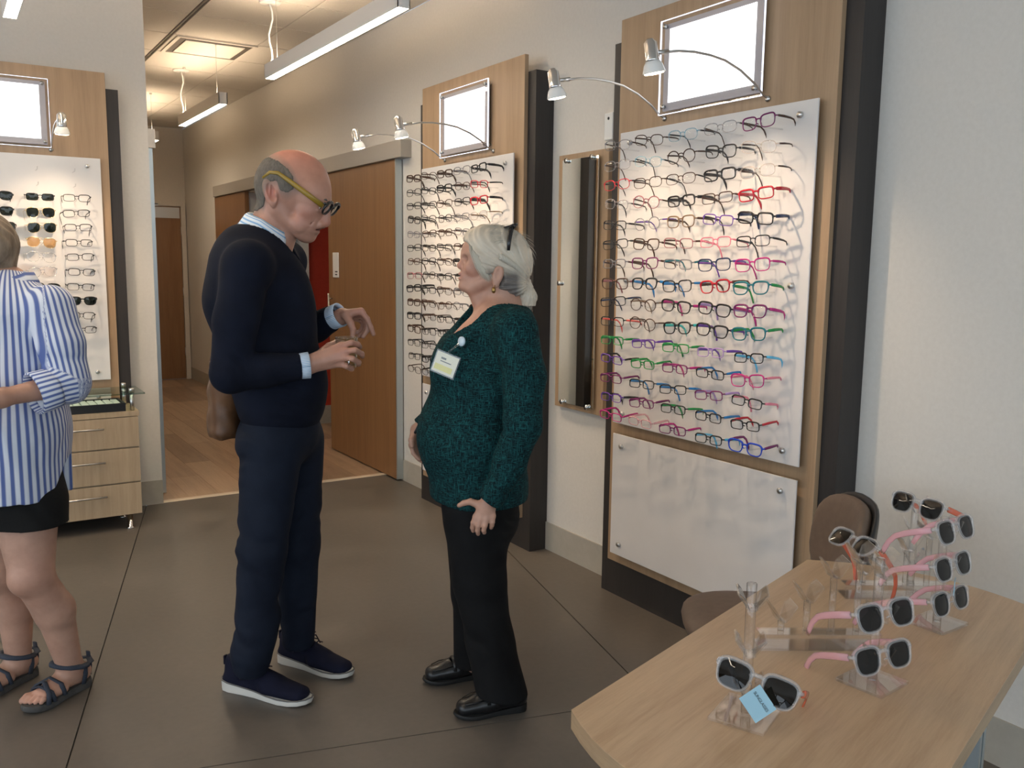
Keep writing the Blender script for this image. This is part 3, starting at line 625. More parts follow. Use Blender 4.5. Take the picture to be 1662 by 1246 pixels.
def tower(label, x, y, yaw, base_w, base_d, top, cups, cup_yaw, grp='clear acrylic sunglasses stands'):
    o = thing('acrylic_stand', label, 'display stand', (x, y, TZ), yaw, grp)
    build('base_plate', MB().box((-base_w / 2, -base_d / 2, 0.0002), (base_w / 2, base_d / 2, 0.0062), 0, 0.001), M['acrylic'], o)
    build('rod', MB().lathe([(0.0085, 0.0065), (0.0085, top - 0.001), (0.0075, top)], 16, (0, 0.0, 0)), M['acrylic'], o)
    for z in cups: build('nose_rest', cup(MB(), (0.012 * math.cos(cup_yaw - R(90)), 0.012 * math.sin(cup_yaw - R(90)), z), cup_yaw, 1.15), M['acrylic'], o)
    return o
tower('clear acrylic stand at the front of the table holding the white sunglasses', 1.100, 0.978, R(24), 0.105, 0.095, 0.232, (0.045, 0.115, 0.195), R(-65))
tower('clear acrylic stand in the middle of the table with two pink sunglasses', 1.389, 0.942, R(6), 0.095, 0.09, 0.235, (0.045, 0.125, 0.205), R(-20))
tower('clear acrylic stand by the table end carrying three pink sunglasses', 1.745, 1.040, R(2), 0.10, 0.085, 0.235, (0.045, 0.125, 0.20), R(0))
tower('tall clear acrylic stand at the back with orange tipped sunglasses on top', 1.915, 1.215, R(10), 0.09, 0.08, 0.20, (0.06, 0.13, 0.185), R(-60))
def riser(label, a, b, heights, yaw):
    a = Vector((*a, TZ)); b = Vector((*b, TZ)); d = b - a; L = d.length; rz = math.atan2(d.y, d.x)
    o = thing('acrylic_riser', label, 'display stand', a, rz, 'stepped clear acrylic risers')
    build('rail', MB().box((-0.02, -0.022, 0.0002), (L + 0.02, -0.019, 0.034)).box((-0.02, -0.019, 0.0002), (L + 0.02, 0.030, 0.0032)).box((-0.02, -0.019, 0.031), (L + 0.02, 0.012, 0.034)), M['acrylic'], o)
    for k, h in enumerate(heights):
        x = L * (k + 0.5) / len(heights)
        p = build('post', MB().lathe([(0.0065, 0.0345), (0.0065, h)], 14, (x, -0.003, 0)), M['acrylic'], o)
        build('nose_rest', cup(MB(), (x, -0.003, h + 0.004), yaw - rz, 1.2), M['acrylic'], p)
    return o
riser('stepped clear acrylic riser with four empty posts in the middle of the table', (1.345, 1.150), (1.515, 1.045), (0.055, 0.095, 0.145, 0.175), R(-20))
riser('stepped clear acrylic riser at the far end of the table', (1.725, 1.240), (1.890, 1.135), (0.055, 0.075, 0.11, 0.14), R(-20))

# sunglasses on the stands
GM['frost'] = clear('frosted_clear_acetate', (0.94, 0.94, 0.94), 1.48, 0.08, body=(0.85, 0.83, 0.82), bodyfac=0.22)
GM['pink temple'] = clear('translucent_pink_temple', (0.97, 0.76, 0.79), 1.46, 0.15, body=(0.86, 0.52, 0.56), bodyfac=0.55)
GM['orange temple'] = clear('translucent_orange_temple', (0.98, 0.55, 0.45), 1.46, 0.15, body=(0.85, 0.24, 0.14), bodyfac=0.5)
GM['white temple'] = mat('white_temple', (0.80, 0.78, 0.84), 0.3)
# a second, open temple shape for worn-size sunglasses
def sun_meshes(key):
    spec_meshes(key, 'way', 0.056, 0.047, 0.021, 0.0030, 0.0056)
    fm, ls, tm = STY[key]; nt = []
    for s in (-1, 1):
        xe = s * (0.0385 + 0.028 + 0.005); ye = 0.10 * (0.0665 ** 2) / 0.35 + 0.0095; z = 0.047 * 0.24
        P = [(xe, ye, z), (xe, ye + 0.03, z), (xe, ye + 0.06, z - 0.001), (xe - s * 0.003, ye + 0.085, z - 0.004), (xe - s * 0.006, ye + 0.105, z - 0.014), (xe - s * 0.010, ye + 0.122, z - 0.028), (xe - s * 0.013, ye + 0.132, z - 0.038)]
        me = MB().tube(P, [0.0065, 0.0068, 0.0066, 0.0060, 0.0058, 0.0062, 0.0050], 10, flat=((1, 0, 0), 0.36)).mesh('temple'); me.materials.append(M['black']); nt.append(me)
    STY[key] = (fm, ls, nt)
sun_meshes('sunW')
def sunglass(pos, face, tilt, temple, label, roll=0.0):
    """face: heading in degrees the lenses look to (0 = +x)"""
    m = Matrix.Translation(pos) @ Matrix.Rotation(R(face + 90), 4, 'Z') @ Matrix.Rotation(R(tilt), 4, 'X') @ Matrix.Rotation(R(roll), 4, 'Y')
    return spectacles('sunglasses', m, 'sunW', 'frost', temple, 'smoke', label, 'frosted sunglasses on the table stands', 'sunglasses')
s0 = sunglass((1.088, 0.948, TZ + 0.072), -150, -24, 'white temple', 'frosted sunglasses with a white temple and blue tag, nearest the camera', 10)
s0.children[-1].material_slots[0].material = GM['orange temple']
s1 = sunglass((1.382, 0.918, TZ + 0.138), -97, -20, 'pink temple', 'pink sunglasses, upper pair on the middle acrylic stand')
s2 = sunglass((1.380, 0.916, TZ + 0.060), -97, -18, 'pink temple', 'pink sunglasses, lower pair on the middle acrylic stand')
s3 = sunglass((1.745, 1.014, TZ + 0.214), -87, -20, 'pink temple', 'pink sunglasses, top pair of three on the far right stand')
s4 = sunglass((1.743, 1.012, TZ + 0.136), -87, -18, 'pink temple', 'pink sunglasses, middle pair of three on the far right stand')
s5 = sunglass((1.741, 1.010, TZ + 0.062), -87, -16, 'pink temple', 'pink sunglasses with a blue tag, lowest pair on the far right stand')
s6 = sunglass((1.893, 1.200, TZ + 0.200), 176, -22, 'orange temple', 'orange tipped sunglasses on the tall back stand')
s7 = sunglass((1.725, 1.245, TZ + 0.128), 168, -50, 'orange temple', 'orange tipped sunglasses on the far riser')
def hang_tag(pos, rot, label, w=0.048, h=0.040):
    o = thing('price_tag', label, 'tag', pos, 0, 'pale blue paper tags'); o.rotation_euler = rot
    build('paper', MB().box((-w / 2, -0.0004, -h / 2), (w / 2, 0.0004, h / 2), 0, 0.0), mat('pale_blue_paper', (0.30, 0.50, 0.60), 0.7) if 'pale_blue_paper' not in bpy.data.materials else bpy.data.materials['pale_blue_paper'], o)
    return o
tg = hang_tag((1.056, 0.915, TZ + 0.060), (R(-12), R(55), R(-42)), 'pale blue hang tag printed SUNGLASSES on the front pair')
cu = bpy.data.curves.new('print', 'FONT'); cu.body = 'SUNGLASSES'; cu.size = 0.0070; cu.align_x = 'CENTER'; cu.align_y = 'CENTER'; cu.extrude = 0.0001; cu.space_character = 0.95
po = bpy.data.objects.new('print', cu); COL.objects.link(po)
dg = bpy.context.evaluated_depsgraph_get(); pm = bpy.data.meshes.new_from_object(po.evaluated_get(dg)); bpy.data.objects.remove(po)
pr = link('print', pm, M['black'], tg); pr.matrix_local = Matrix.Translation((0.0, -0.00065, 0.006)) @ Matrix.Rotation(R(90), 4, 'X')
build('string', MB().tube([(0.016, -0.001, 0.019), (0.021, -0.002, 0.026), (0.022, 0.002, 0.036)], 0.0008, 5), M['black'], tg)
hang_tag((1.742, 1.006, TZ + 0.094), (R(0), R(0), R(28)), 'pale blue hang tag on the lowest pink sunglasses of the far stand', 0.034, 0.030)
# ================================================================== smooth figure modelling: distance fields turned into one continuous surface
class Field:
    def __init__(s, lo, hi, h):
        s.lo = np.array(lo, np.float32); s.h = h; s.n = np.ceil((np.array(hi) - np.array(lo)) / h).astype(int) + 1
        s.v = np.full(s.n, 1.0, np.float32)
    def grid(s, lo, hi):
        a = np.clip(np.floor((np.array(lo) - s.lo) / s.h).astype(int), 0, s.n - 1); b = np.clip(np.ceil((np.array(hi) - s.lo) / s.h).astype(int) + 1, 1, s.n)
        if np.any(b <= a): return None, None
        sl = tuple(slice(i, j) for i, j in zip(a, b))
        ax = [s.lo[k] + s.h * np.arange(a[k], b[k], dtype=np.float32) for k in range(3)]
        return sl, (ax[0][:, None, None], ax[1][None, :, None], ax[2][None, None, :])
    def put(s, sl, d, k, mode='u'):
        a = s.v[sl]
        if mode == 'u':
            if k <= 0: s.v[sl] = np.minimum(a, d)
            else:
                t = np.clip(0.5 + 0.5 * (d - a) / k, 0, 1); s.v[sl] = d + (a - d) * t - k * t * (1 - t)
        else:
            d = -d
            if k <= 0: s.v[sl] = np.maximum(a, d)
            else:
                t = np.clip(0.5 - 0.5 * (d - a) / k, 0, 1); s.v[sl] = d + (a - d) * t + k * t * (1 - t)
    def cone(s, a, b, ra, rb, k=0.01, flat=None, mode='u'):
        a = np.array(a, np.float32); b = np.array(b, np.float32); r = max(ra, rb) * (max(1, flat[1]) if flat else 1) + 2.2 * k + 3 * s.h
        sl, g = s.grid(np.minimum(a, b) - r, np.maximum(a, b) + r)
        if sl is None: return s
        ab = b - a; L = float(ab @ ab) + 1e-12
        q = [g[i] - a[i] for i in range(3)]
        t = np.clip((q[0] * ab[0] + q[1] * ab[1] + q[2] * ab[2]) / L, 0, 1)
        q = [q[i] - t * ab[i] for i in range(3)]
        if flat is not None:
            n = np.array(flat[0], np.float32); n = n / np.linalg.norm(n); w = (q[0] * n[0] + q[1] * n[1] + q[2] * n[2]) * (1.0 / flat[1] - 1)
            q = [q[i] + w * n[i] for i in range(3)]
        d = np.sqrt(q[0] ** 2 + q[1] ** 2 + q[2] ** 2) - (ra + (rb - ra) * t)
        s.put(sl, d, k, mode); return s
    def chain(s, pts, k=0.01, flat=None):
        for (p, r), (q, w) in zip(pts[:-1], pts[1:]): s.cone(p, q, r, w, k, flat)
        return s
    def ball(s, c, rad, k=0.01, rot=None, mode='u'):
        c = np.array(c, np.float32); rad = np.array(rad if hasattr(rad, '__len__') else [rad] * 3, np.float32); m = float(rad.max()) + 2.2 * k + 3 * s.h
        sl, g = s.grid(c - m, c + m)
        if sl is None: return s
        q = [g[i] - c[i] for i in range(3)]
        if rot is not None: q = [q[0] * rot[0][i] + q[1] * rot[1][i] + q[2] * rot[2][i] for i in range(3)]     # rot columns are the axes
        k0 = np.sqrt((q[0] / rad[0]) ** 2 + (q[1] / rad[1]) ** 2 + (q[2] / rad[2]) ** 2); k1 = np.sqrt((q[0] / rad[0] ** 2) ** 2 + (q[1] / rad[1] ** 2) ** 2 + (q[2] / rad[2] ** 2) ** 2) + 1e-9
        s.put(sl, k0 * (k0 - 1) / k1, k, mode); return s
    def cut(s, lo, hi, fn):
        """max with a function of the coordinates inside a box"""
        sl, g = s.grid(lo, hi)
        if sl is not None: s.v[sl] = np.maximum(s.v[sl], fn(*g))
        return s
    def warp(s, lo, hi, fn):
        sl, g = s.grid(lo, hi)
        if sl is not None: s.v[sl] = s.v[sl] + fn(*g)
        return s
    def mesh(s, name):
        v = s.v.copy(); v[0] = v[-1] = 1; v[:, 0] = v[:, -1] = 1; v[:, :, 0] = v[:, :, -1] = 1
        neg = v < 0; nx, ny, nz = v.shape
        cnt = np.zeros((nx - 1, ny - 1, nz - 1), np.uint8)
        for i in (0, 1):
            for j in (0, 1):
                for k in (0, 1): cnt += neg[i:nx - 1 + i, j:ny - 1 + j, k:nz - 1 + k]
        act = (cnt > 0) & (cnt < 8); ix = np.argwhere(act); del cnt
        idx = np.full(act.shape, -1, np.int32); idx[act] = np.arange(len(ix), dtype=np.int32)
        cor = {}
        for i in (0, 1):
            for j in (0, 1):
                for k in (0, 1): cor[i, j, k] = v[ix[:, 0] + i, ix[:, 1] + j, ix[:, 2] + k]
        acc = np.zeros((len(ix), 3), np.float64); num = np.zeros(len(ix))
        E = [((0, a, b), (1, a, b)) for a in (0, 1) for b in (0, 1)] + [((a, 0, b), (a, 1, b)) for a in (0, 1) for b in (0, 1)] + [((a, b, 0), (a, b, 1)) for a in (0, 1) for b in (0, 1)]
        for p, q in E:
            a, b = cor[p], cor[q]; m = (a < 0) != (b < 0); t = np.where(m, a / np.where(m, a - b, 1), 0)
            for c in range(3): acc[:, c] += np.where(m, p[c] + t * (q[c] - p[c]), 0)
            num += m
        co = (ix + acc / num[:, None]) * s.h + s.lo
        quads = []
        for ax in range(3):
            sa = [slice(1, -1)] * 3; sa[ax] = slice(0, -1); sb = list(sa); sb[ax] = slice(1, None)
            a = neg[tuple(sa)]; b = neg[tuple(sb)]; e = np.argwhere(a != b); inside = a[tuple(e.T)]
            e = e + 1; e[:, ax] -= 1
            u, w = [(1, 2), (2, 0), (0, 1)][ax]; du = np.zeros(3, int); du[u] = 1; dw = np.zeros(3, int); dw[w] = 1
            Q = np.stack([idx[tuple((e - du - dw).T)], idx[tuple((e - dw).T)], idx[tuple(e.T)], idx[tuple((e - du).T)]], 1)
            Q[~inside] = Q[~inside][:, ::-1]; quads.append(Q)
        Q = np.concatenate(quads)
        me = bpy.data.meshes.new(name); me.vertices.add(len(co)); me.vertices.foreach_set('co', co.astype(np.float32).ravel())
        me.loops.add(Q.size); me.loops.foreach_set('vertex_index', Q.astype(np.int32).ravel()); me.polygons.add(len(Q))
        me.polygons.foreach_set('loop_start', np.arange(0, Q.size, 4, dtype=np.int32))
        me.polygons.foreach_set('use_smooth', np.ones(len(Q), bool)); me.update(calc_edges=True); me.validate()
        return me, co
def attr_color(me, name, arr):
    a = me.color_attributes.new(name, 'FLOAT_COLOR', 'POINT'); c = np.ones((len(arr), 4), np.float32); c[:, :3] = arr; a.data.foreach_set('color', c.ravel())
def attr_float(me, name, arr):
    a = me.attributes.new(name, 'FLOAT', 'POINT'); a.data.foreach_set('value', arr.astype(np.float32))
def spots(co, base_c, lst):
    """base colour plus blotches, own tones and painted eye shade (point, radius, colour, strength)"""
    out = np.tile(np.array(base_c, np.float32), (len(co), 1))
    for p, r, c, w in lst:
        rr = np.array(r if hasattr(r, '__len__') else [r] * 3); g = np.exp(-(((co - np.array(p)) / rr) ** 2).sum(1))[:, None] * w
        out = out * (1 - g) + np.array(c) * g
    return out
def skin_mat(name, rough=0.5):
    m = mat(name, (0.5, 0.3, 0.22), rough, 0, 0.4); n, l, b = nodes(m)
    a = n.new('ShaderNodeAttribute'); a.attribute_name = 'tint'
    v = tex_coord(m, (1, 1, 1)); f = noise(m, v, 70, 5, 0.65); f2 = noise(m, v, 14, 4, 0.6)
    r1 = ramp(m, f2, [(0.3, (0.86, 0.80, 0.78)), (0.7, (1.08, 1.06, 1.05))])
    mx = n.new('ShaderNodeMixRGB'); mx.blend_type = 'MULTIPLY'; mx.inputs[0].default_value = 1; l.new(a.outputs['Color'], mx.inputs[1]); l.new(r1, mx.inputs[2])
    l.new(mx.outputs[0], b.inputs['Base Color']); bump(m, f, 0.12, 0.002); b.inputs['Subsurface Weight'].default_value = 0.0
    return m
def cloth_mat(name, c1, c2, scale=300, rough=0.85, bmp=0.25, stretch=(1, 1, 1)):
    m = mat(name, c1, rough, 0, 0.2); v = tex_coord(m, stretch); f = noise(m, v, scale, 3, 0.6); f2 = noise(m, v, 9, 3, 0.5)
    n, l, b = nodes(m); k = n.new('ShaderNodeMath'); k.operation = 'MULTIPLY_ADD'; k.inputs[1].default_value = 0.6; l.new(f, k.inputs[0]); l.new(f2, k.inputs[2])
    base(m, ramp(m, k.outputs[0], [(0.55, c1), (1.05, c2)])); bump(m, f, bmp, 0.0015); b.inputs['Sheen Weight'].default_value = 0.0
    return m
def stripe_mat(name, c1, c2, freq, width=0.5, rough=0.8):
    """two-colour stripe running along a per-vertex coordinate 'stripe'"""
    m = mat(name, c1, rough, 0, 0.2); n, l, b = nodes(m)
    a = n.new('ShaderNodeAttribute'); a.attribute_name = 'stripe'; k = n.new('ShaderNodeMath'); k.operation = 'MULTIPLY'; k.inputs[1].default_value = freq; l.new(a.outputs['Fac'], k.inputs[0])
    fr = n.new('ShaderNodeMath'); fr.operation = 'PINGPONG'; fr.inputs[1].default_value = 0.5; l.new(k.outputs[0], fr.inputs[0])
    base(m, ramp(m, fr.outputs[0], [(0.25 - 0.10 + (width - 0.5) * 0.5, c2), (0.25 + 0.06 + (width - 0.5) * 0.5, c1)]))
    v = tex_coord(m, (1, 1, 1)); f = noise(m, v, 60, 3, 0.6); bump(m, f, 0.15, 0.003); return m
def head_frame(ref, yaw, s, side=1):
    """maps head measures (forward, up, lateral towards the camera) to the figure; side=-1 when the face looks the other way"""
    c, n = math.cos(yaw), math.sin(yaw); ref = np.array(ref)
    F = np.array([side * c, -n, 0.0]); U = np.array([0, 0, 1.0]); Lt = np.array([-n * side, -c, 0.0])
    def P(u, v, w=0.0): return ref + F * (u * s / c) + U * (v * s) + Lt * w
    return P, F, U, Lt
def fingers(f, K, list_of_paths, r0=0.0092, r1=0.0072, k=0.004):
    for path in list_of_paths:
        n = len(path) - 1
        for i in range(n):
            ra = r0 + (r1 - r0) * i / n; rb = r0 + (r1 - r0) * (i + 1) / n
            f.cone(path[i], path[i + 1], ra, rb, k if i else 0.008)
    return f
def eye_part(parent, c, fwd, r=0.0115):
    e = MB(); e.lathe([(r * math.sin(a), -r * math.cos(a)) for a in [math.pi * k / 10 + 1e-3 for k in range(11)]], 16, c, fwd); o = build('eye', e, M['eye_white'], parent)
    build('iris', MB().lathe([(0.0052, 0), (0.003, 0.0006)], 14, Vector(c) + Vector(fwd) * (r - 0.0008), fwd), M['iris'], o); return o
M['eye_white'] = mat('eye_white', (0.62, 0.58, 0.55), 0.2); M['iris'] = mat('grey_iris', (0.05, 0.06, 0.07), 0.2)
# ================================================================== the man in the navy sweater
man = thing('person', 'bald man in navy sweater and trousers holding a glass', 'person', (0.97, 2.95, 0), R(-18.2))
HS = 0.00213
P, HF, HU, HL = head_frame((0.0430, -0.0100, 1.7078), R(21), HS)
S = HS
def man_head(f, g=0.0):
    f.ball(P(-2, 18), (57 * S + g, 0.076 + g, 54 * S + g), 0.012)
    f.ball(P(25, 6), (31 * S + g, 0.063 + g, 37 * S + g), 0.015)
    f.cone(P(24, -8), P(17, -40), 29 * S + g, 23 * S + g, 0.016, (HL, 0.92))
    f.cone(P(-30, -22), P(-48, -80), 29 * S + g, 33 * S + g, 0.02)
    f.cone(P(-8, -42), P(-28, -90), 16 * S + g, 20 * S + g, 0.02)
    for w in (-1, 1):
        f.cone(P(-16, -20, w * 0.050), P(12, -57, w * 0.020), 11 * S + g, 9 * S + g, 0.016)
def man_face(f):
    for w in (-1, 1):
        f.ball(P(24, -22, w * 0.040), (15 * S, 0.018, 11 * S), 0.012)
        f.cone(P(47, -7, w * 0.010), P(40, -5, w * 0.046), 6 * S, 5 * S, 0.008)
        f.ball(P(51, -16, w * 0.031), (9 * S, 0.014, 5.5 * S), 0.008, mode='s')
        f.cone(P(45, -12, w * 0.020), P(41, -12, w * 0.042), 2.6 * S, 2.2 * S, 0.004); f.cone(P(44, -22, w * 0.020), P(40, -21, w * 0.040), 2.4 * S, 2 * S, 0.005)
        f.cone(P(40, -42, w * 0.012), P(41, -41, w * 0.013), 5.5 * S, 5 * S, 0.005)
        # ear: rim, lobe, hollow
        er = np.array([HF * 0.95 + HU * 0.30, HL, HU * 0.95 - HF * 0.30]).T
        f.ball(P(-23, 5, w * 0.080), (10.5 * S, 0.011, 21 * S), 0.004, er); f.ball(P(-19, -11, w * 0.077), (6 * S, 0.008, 8 * S), 0.005)
        f.ball(P(-19.5, 4, w * 0.089), (6.6 * S, 0.012, 14.5 * S), 0.002, er, 's'); f.cone(P(-24, -4, w * 0.081), P(-22, 16, w * 0.083), 1.8 * S, 1.4 * S, 0.003); f.ball(P(-14, 2, w * 0.080), (3 * S, 0.006, 5 * S), 0.004)
        f.cone(P(31, -36, w * 0.030), P(20, -52, w * 0.036), 2.2 * S, 1.4 * S, 0.006, mode='s'); f.ball(P(13, -40, w * 0.045), (11 * S, 0.014, 14 * S), 0.014)     # smile fold, cheek
    f.ball(P(20, -45), (17 * S, 0.031, 15 * S), 0.014); f.ball(P(18, -61), (13 * S, 0.023, 9.5 * S), 0.012)
    f.cone(P(50, -6), P(46, -35), 4.5 * S, 7.5 * S, 0.008, (HL, 0.85)); f.ball(P(45, -38), (8.5 * S, 0.0135, 8 * S), 0.006)
    f.ball(P(33.5, -46.5), (5.5 * S, 0.021, 3.2 * S), 0.005); f.ball(P(30.5, -53), (5.5 * S, 0.018, 3.8 * S), 0.005)
    f.ball(P(37, -49.8), (9 * S, 0.023, 1.3 * S), 0.003, mode='s')
# joints
SHR, ELR, WRR = (-0.1053, -0.1900, 1.4846), (-0.1639, -0.2350, 1.1515), (0.0695, -0.2150, 1.1722)
SHL, ELL, WRL = (0.0072, 0.1700, 1.4970), (-0.0344, 0.2350, 1.1772), (0.2003, 0.0850, 1.3084)
HPR, KNR, ANR = (-0.0483, -0.0850, 0.8913), (-0.0866, -0.0900, 0.5391), (-0.1346, -0.0600, 0.1152)
HPL, KNL, ANL = (0.0270, 0.0750, 0.8693), (0.0280, 0.0950, 0.4833), (0.0258, 0.1150, 0.1374)
TO = [((-0.0509, 0.0000, 1.5754), 0.055), ((-0.0807, 0.0000, 1.4840), 0.105), ((-0.0997, 0.0000, 1.3616), 0.125), ((-0.0606, 0.0000, 1.1752), 0.122), ((-0.0156, 0.0000, 1.0268), 0.122), ((-0.0125, 0.0000, 0.8942), 0.115)]
FW = (0.94, -0.34, 0.0); RT = (-0.34, -0.94, 0.0)      # chest heading and his right
f = Field((-0.42, -0.36, 0.02), (0.40, 0.40, 1.88), 0.0032)
man_head(f); man_face(f)
f.chain([(p, r * 0.80) for p, r in TO], 0.03, (RT, 1.35))
f.cone(SHR, SHL, 0.055, 0.055, 0.03)
for A_, B_, C_ in ((SHR, ELR, WRR), (SHL, ELL, WRL)):
    f.cone(A_, B_, 0.050, 0.040, 0.015); f.cone(B_, C_, 0.040, 0.0285, 0.012)
for A_, B_, C_ in ((HPR, KNR, ANR), (HPL, KNL, ANL)):
    f.cone(A_, B_, 0.075, 0.052, 0.02); f.cone(B_, C_, 0.050, 0.036, 0.02)
FTR = ((-0.2032, 0.0264, 0.0000), (0.0311, -0.1422, 0.0000)); FTL = ((-0.0163, 0.2066, 0.0000), (0.1857, 0.0299, 0.0000))
for (h_, t_), an in ((FTR, ANR), (FTL, ANL)):
    h_ = np.array(h_); t_ = np.array(t_); d_ = (t_ - h_); f.cone(an, h_ + d_ * 0.15 + [0, 0, 0.055], 0.033, 0.028, 0.01); f.cone(h_ + d_ * 0.15 + [0, 0, 0.048], h_ + d_ * 0.8 + [0, 0, 0.038], 0.026, 0.018, 0.01)
# right hand closed round the tumbler
W2 = (0.0906, -0.2160, 1.1799)
KR = [(0.1750, -0.2030, 1.2308), (0.1837, -0.2160, 1.2141), (0.1813, -0.2190, 1.1946), (0.1681, -0.2090, 1.1739)]
for kx, wx in zip(KR, [(0.0871, -0.2130, 1.1934), (0.0868, -0.2190, 1.1842), (0.0866, -0.2190, 1.1744), (0.0847, -0.2120, 1.1618)]):
    f.cone(wx, kx, 0.0155, 0.0118, 0.010)
f.cone(WRR, W2, 0.0285, 0.024, 0.012, (HL, 0.8))
fingers(f, KR, [
  [KR[0], (0.2077, -0.2120, 1.2412), (0.2307, -0.1920, 1.2332), (0.2385, -0.1680, 1.2228)],
  [KR[1], (0.2182, -0.2240, 1.2184), (0.2414, -0.2020, 1.2040), (0.2455, -0.1760, 1.1932)],
  [KR[2], (0.2100, -0.2260, 1.1910), (0.2311, -0.2040, 1.1763), (0.2329, -0.1800, 1.1676)],
  [KR[3], (0.1909, -0.2160, 1.1663), (0.2078, -0.1960, 1.1557), (0.2111, -0.1780, 1.1515)]], 0.0098, 0.0082)
f.cone((0.1030, -0.2000, 1.1977), (0.1400, -0.1650, 1.2257), 0.016, 0.0125, 0.010); f.chain([((0.1400, -0.1650, 1.2257), 0.0118), ((0.1677, -0.1300, 1.2364), 0.0105), ((0.1867, -0.1120, 1.2325), 0.0088)], 0.004)
# left hand, pointing down with the index, thumb towards it
W3 = (0.2078, 0.0700, 1.3114)
f.cone(WRL, W3, 0.027, 0.0245, 0.012, ((0.2, 0, 1), 0.85))
KL = [(0.2606, 0.0350, 1.3283), (0.2665, 0.0550, 1.3207), (0.2659, 0.0750, 1.3109), (0.2587, 0.0930, 1.3011)]
for kx, wx in zip(KL, [(0.2110, 0.0520, 1.3189), (0.2119, 0.0660, 1.3159), (0.2106, 0.0800, 1.3086), (0.2090, 0.0900, 1.3015)]): f.cone(wx, kx, 0.0158, 0.0120, 0.010)
fingers(f, KL, [
  [KL[0], (0.2811, 0.0300, 1.3028), (0.2934, 0.0280, 1.2729), (0.3017, 0.0280, 1.2491)],
  [KL[1], (0.2851, 0.0520, 1.2928), (0.2827, 0.0520, 1.2604), (0.2673, 0.0500, 1.2390)],
  [KL[2], (0.2826, 0.0720, 1.2850), (0.2756, 0.0700, 1.2547), (0.2558, 0.0660, 1.2400)],
  [KL[3], (0.2731, 0.0880, 1.2796), (0.2639, 0.0840, 1.2559), (0.2463, 0.0800, 1.2498)]], 0.0100, 0.0080)
f.cone((0.2104, 0.0450, 1.3129), (0.2235, 0.0260, 1.2884), 0.0165, 0.0130, 0.010); f.chain([((0.2235, 0.0260, 1.2884), 0.0122), ((0.2311, 0.0180, 1.2654), 0.0108), ((0.2286, 0.0160, 1.2443), 0.0088)], 0.004)
me, co = f.mesh('body')
hu_ = ((co[:, :2] - P(0, 0)[:2]) @ HF[:2]) * math.cos(R(21)) / S; hv_ = (co[:, 2] - P(0, 0)[2]) / S
sk = (0.46, 0.255, 0.185); red = (0.55, 0.20, 0.145)
tint_ = (spots(co, sk, [(P(0, 62), (0.10, 0.08, 0.055), (0.62, 0.235, 0.165), 0.75), (P(46, -38), 0.016, red, 0.6), (P(24, -26, 0.045), 0.03, red, 0.35), (P(-22, 4, 0.08), 0.025, (0.56, 0.20, 0.15), 0.7), (P(-55, -40), 0.05, (0.55, 0.21, 0.14), 0.7),
    (P(33, -50), (0.018, 0.026, 0.006), (0.22, 0.07, 0.06), 0.85), (P(25, -46.5, 0.030), (0.012, 0.010, 0.0032), (0.20, 0.07, 0.055), 0.8), (P(44, -17, 0.03), (0.012, 0.014, 0.009), (0.26, 0.13, 0.10), 0.7), (P(12, -36, 0.05), 0.022, (0.52, 0.225, 0.165), 0.5), (KR[1], 0.035, (0.52, 0.235, 0.17), 0.5), (KL[0], 0.035, (0.52, 0.24, 0.18), 0.5)]))  # dark blotches paint eye-socket shade and the mouth line into the skin
sk_ = (np.clip((0.19 - co[:, 2]) / 0.01, 0, 1))[:, None]; tint_ = tint_ * (1 - sk_) + np.array((0.008, 0.009, 0.018)) * sk_      # socks
TINT = (me, co, tint_, hu_, hv_)
link('body', me, skin_mat('man_skin', 0.42), man)
for w in (-1, 1): eye_part(man, P(38.5, -17, w * 0.030), Vector(HF * 0.9 - HU * 0.35 + HL * 0.1).normalized(), 0.012)
# short grey hair round the back and sides
f = Field((-0.20, -0.12, 1.55), (0.16, 0.12, 1.90), 0.0026); man_head(f, 0.0026)
def hair_uv(x, y, z):
    return ((x - P(0, 0)[0]) * HF[0] + (y - P(0, 0)[1]) * HF[1]) * math.cos(R(21)) / S, (z - P(0, 0)[2]) / S
def hair_edge(u, v):
    top = np.interp(u, [-70, -52, -28, -13, 3, 10, 18], [46, 60, 62, 56, 43, 32, 10]); low = np.interp(u, [-70, -48, -36, -30, -26, -12, -8, 2, 10, 18], [-24, -26, -20, 0, 16, 18, 4, 0, 6, 10])
    return np.maximum(np.maximum(v - top, low - v), u - 14)
def hair_region(x, y, z):
    u, v = hair_uv(x, y, z); jag = 1.5 * np.sin(u * 1.9 + v * 0.7 + 3 * np.sin(u * 0.6)) * np.sin(v * 1.3 + y * 300)
    return (hair_edge(u + 0 * z, v + 0 * x) + 4 + jag).astype(np.float32) * S * 0.22
f.cut((-0.3, -0.3, 1.5), (0.3, 0.3, 2.0), hair_region)
f.warp((-0.3, -0.3, 1.5), (0.3, 0.3, 2.0), lambda x, y, z: 0.0004 * np.sin(x * 900 + z * 300) * np.sin(y * 700))
me_, co_, tint_, hu_, hv_ = TINT        # cropped stubble colours the scalp beyond the thicker hair
gw = (np.clip((9 - hair_edge(hu_, hv_)) / 15, 0, 1) * (co_[:, 2] > 1.55) * 0.75)[:, None]; attr_color(me_, 'tint', tint_ * (1 - gw) + np.array((0.17, 0.145, 0.12)) * gw)
me, co = f.mesh('hair')
hm = speckle('cropped_grey_hair', (0.115, 0.10, 0.084), (0.165, 0.145, 0.122), 150, 0.9, 0.12, 0.15, stretch=(1, 1, 0.35)); link('hair', me, hm, man)
for w in (-1, 1): build('eyebrow', MB().tube([P(52, -7, w * 0.014), P(51, -4.5, w * 0.026), P(45, -5, w * 0.043)], [0.003, 0.0042, 0.002], 6, flat=(tuple(HF), 0.6)), hm, man)
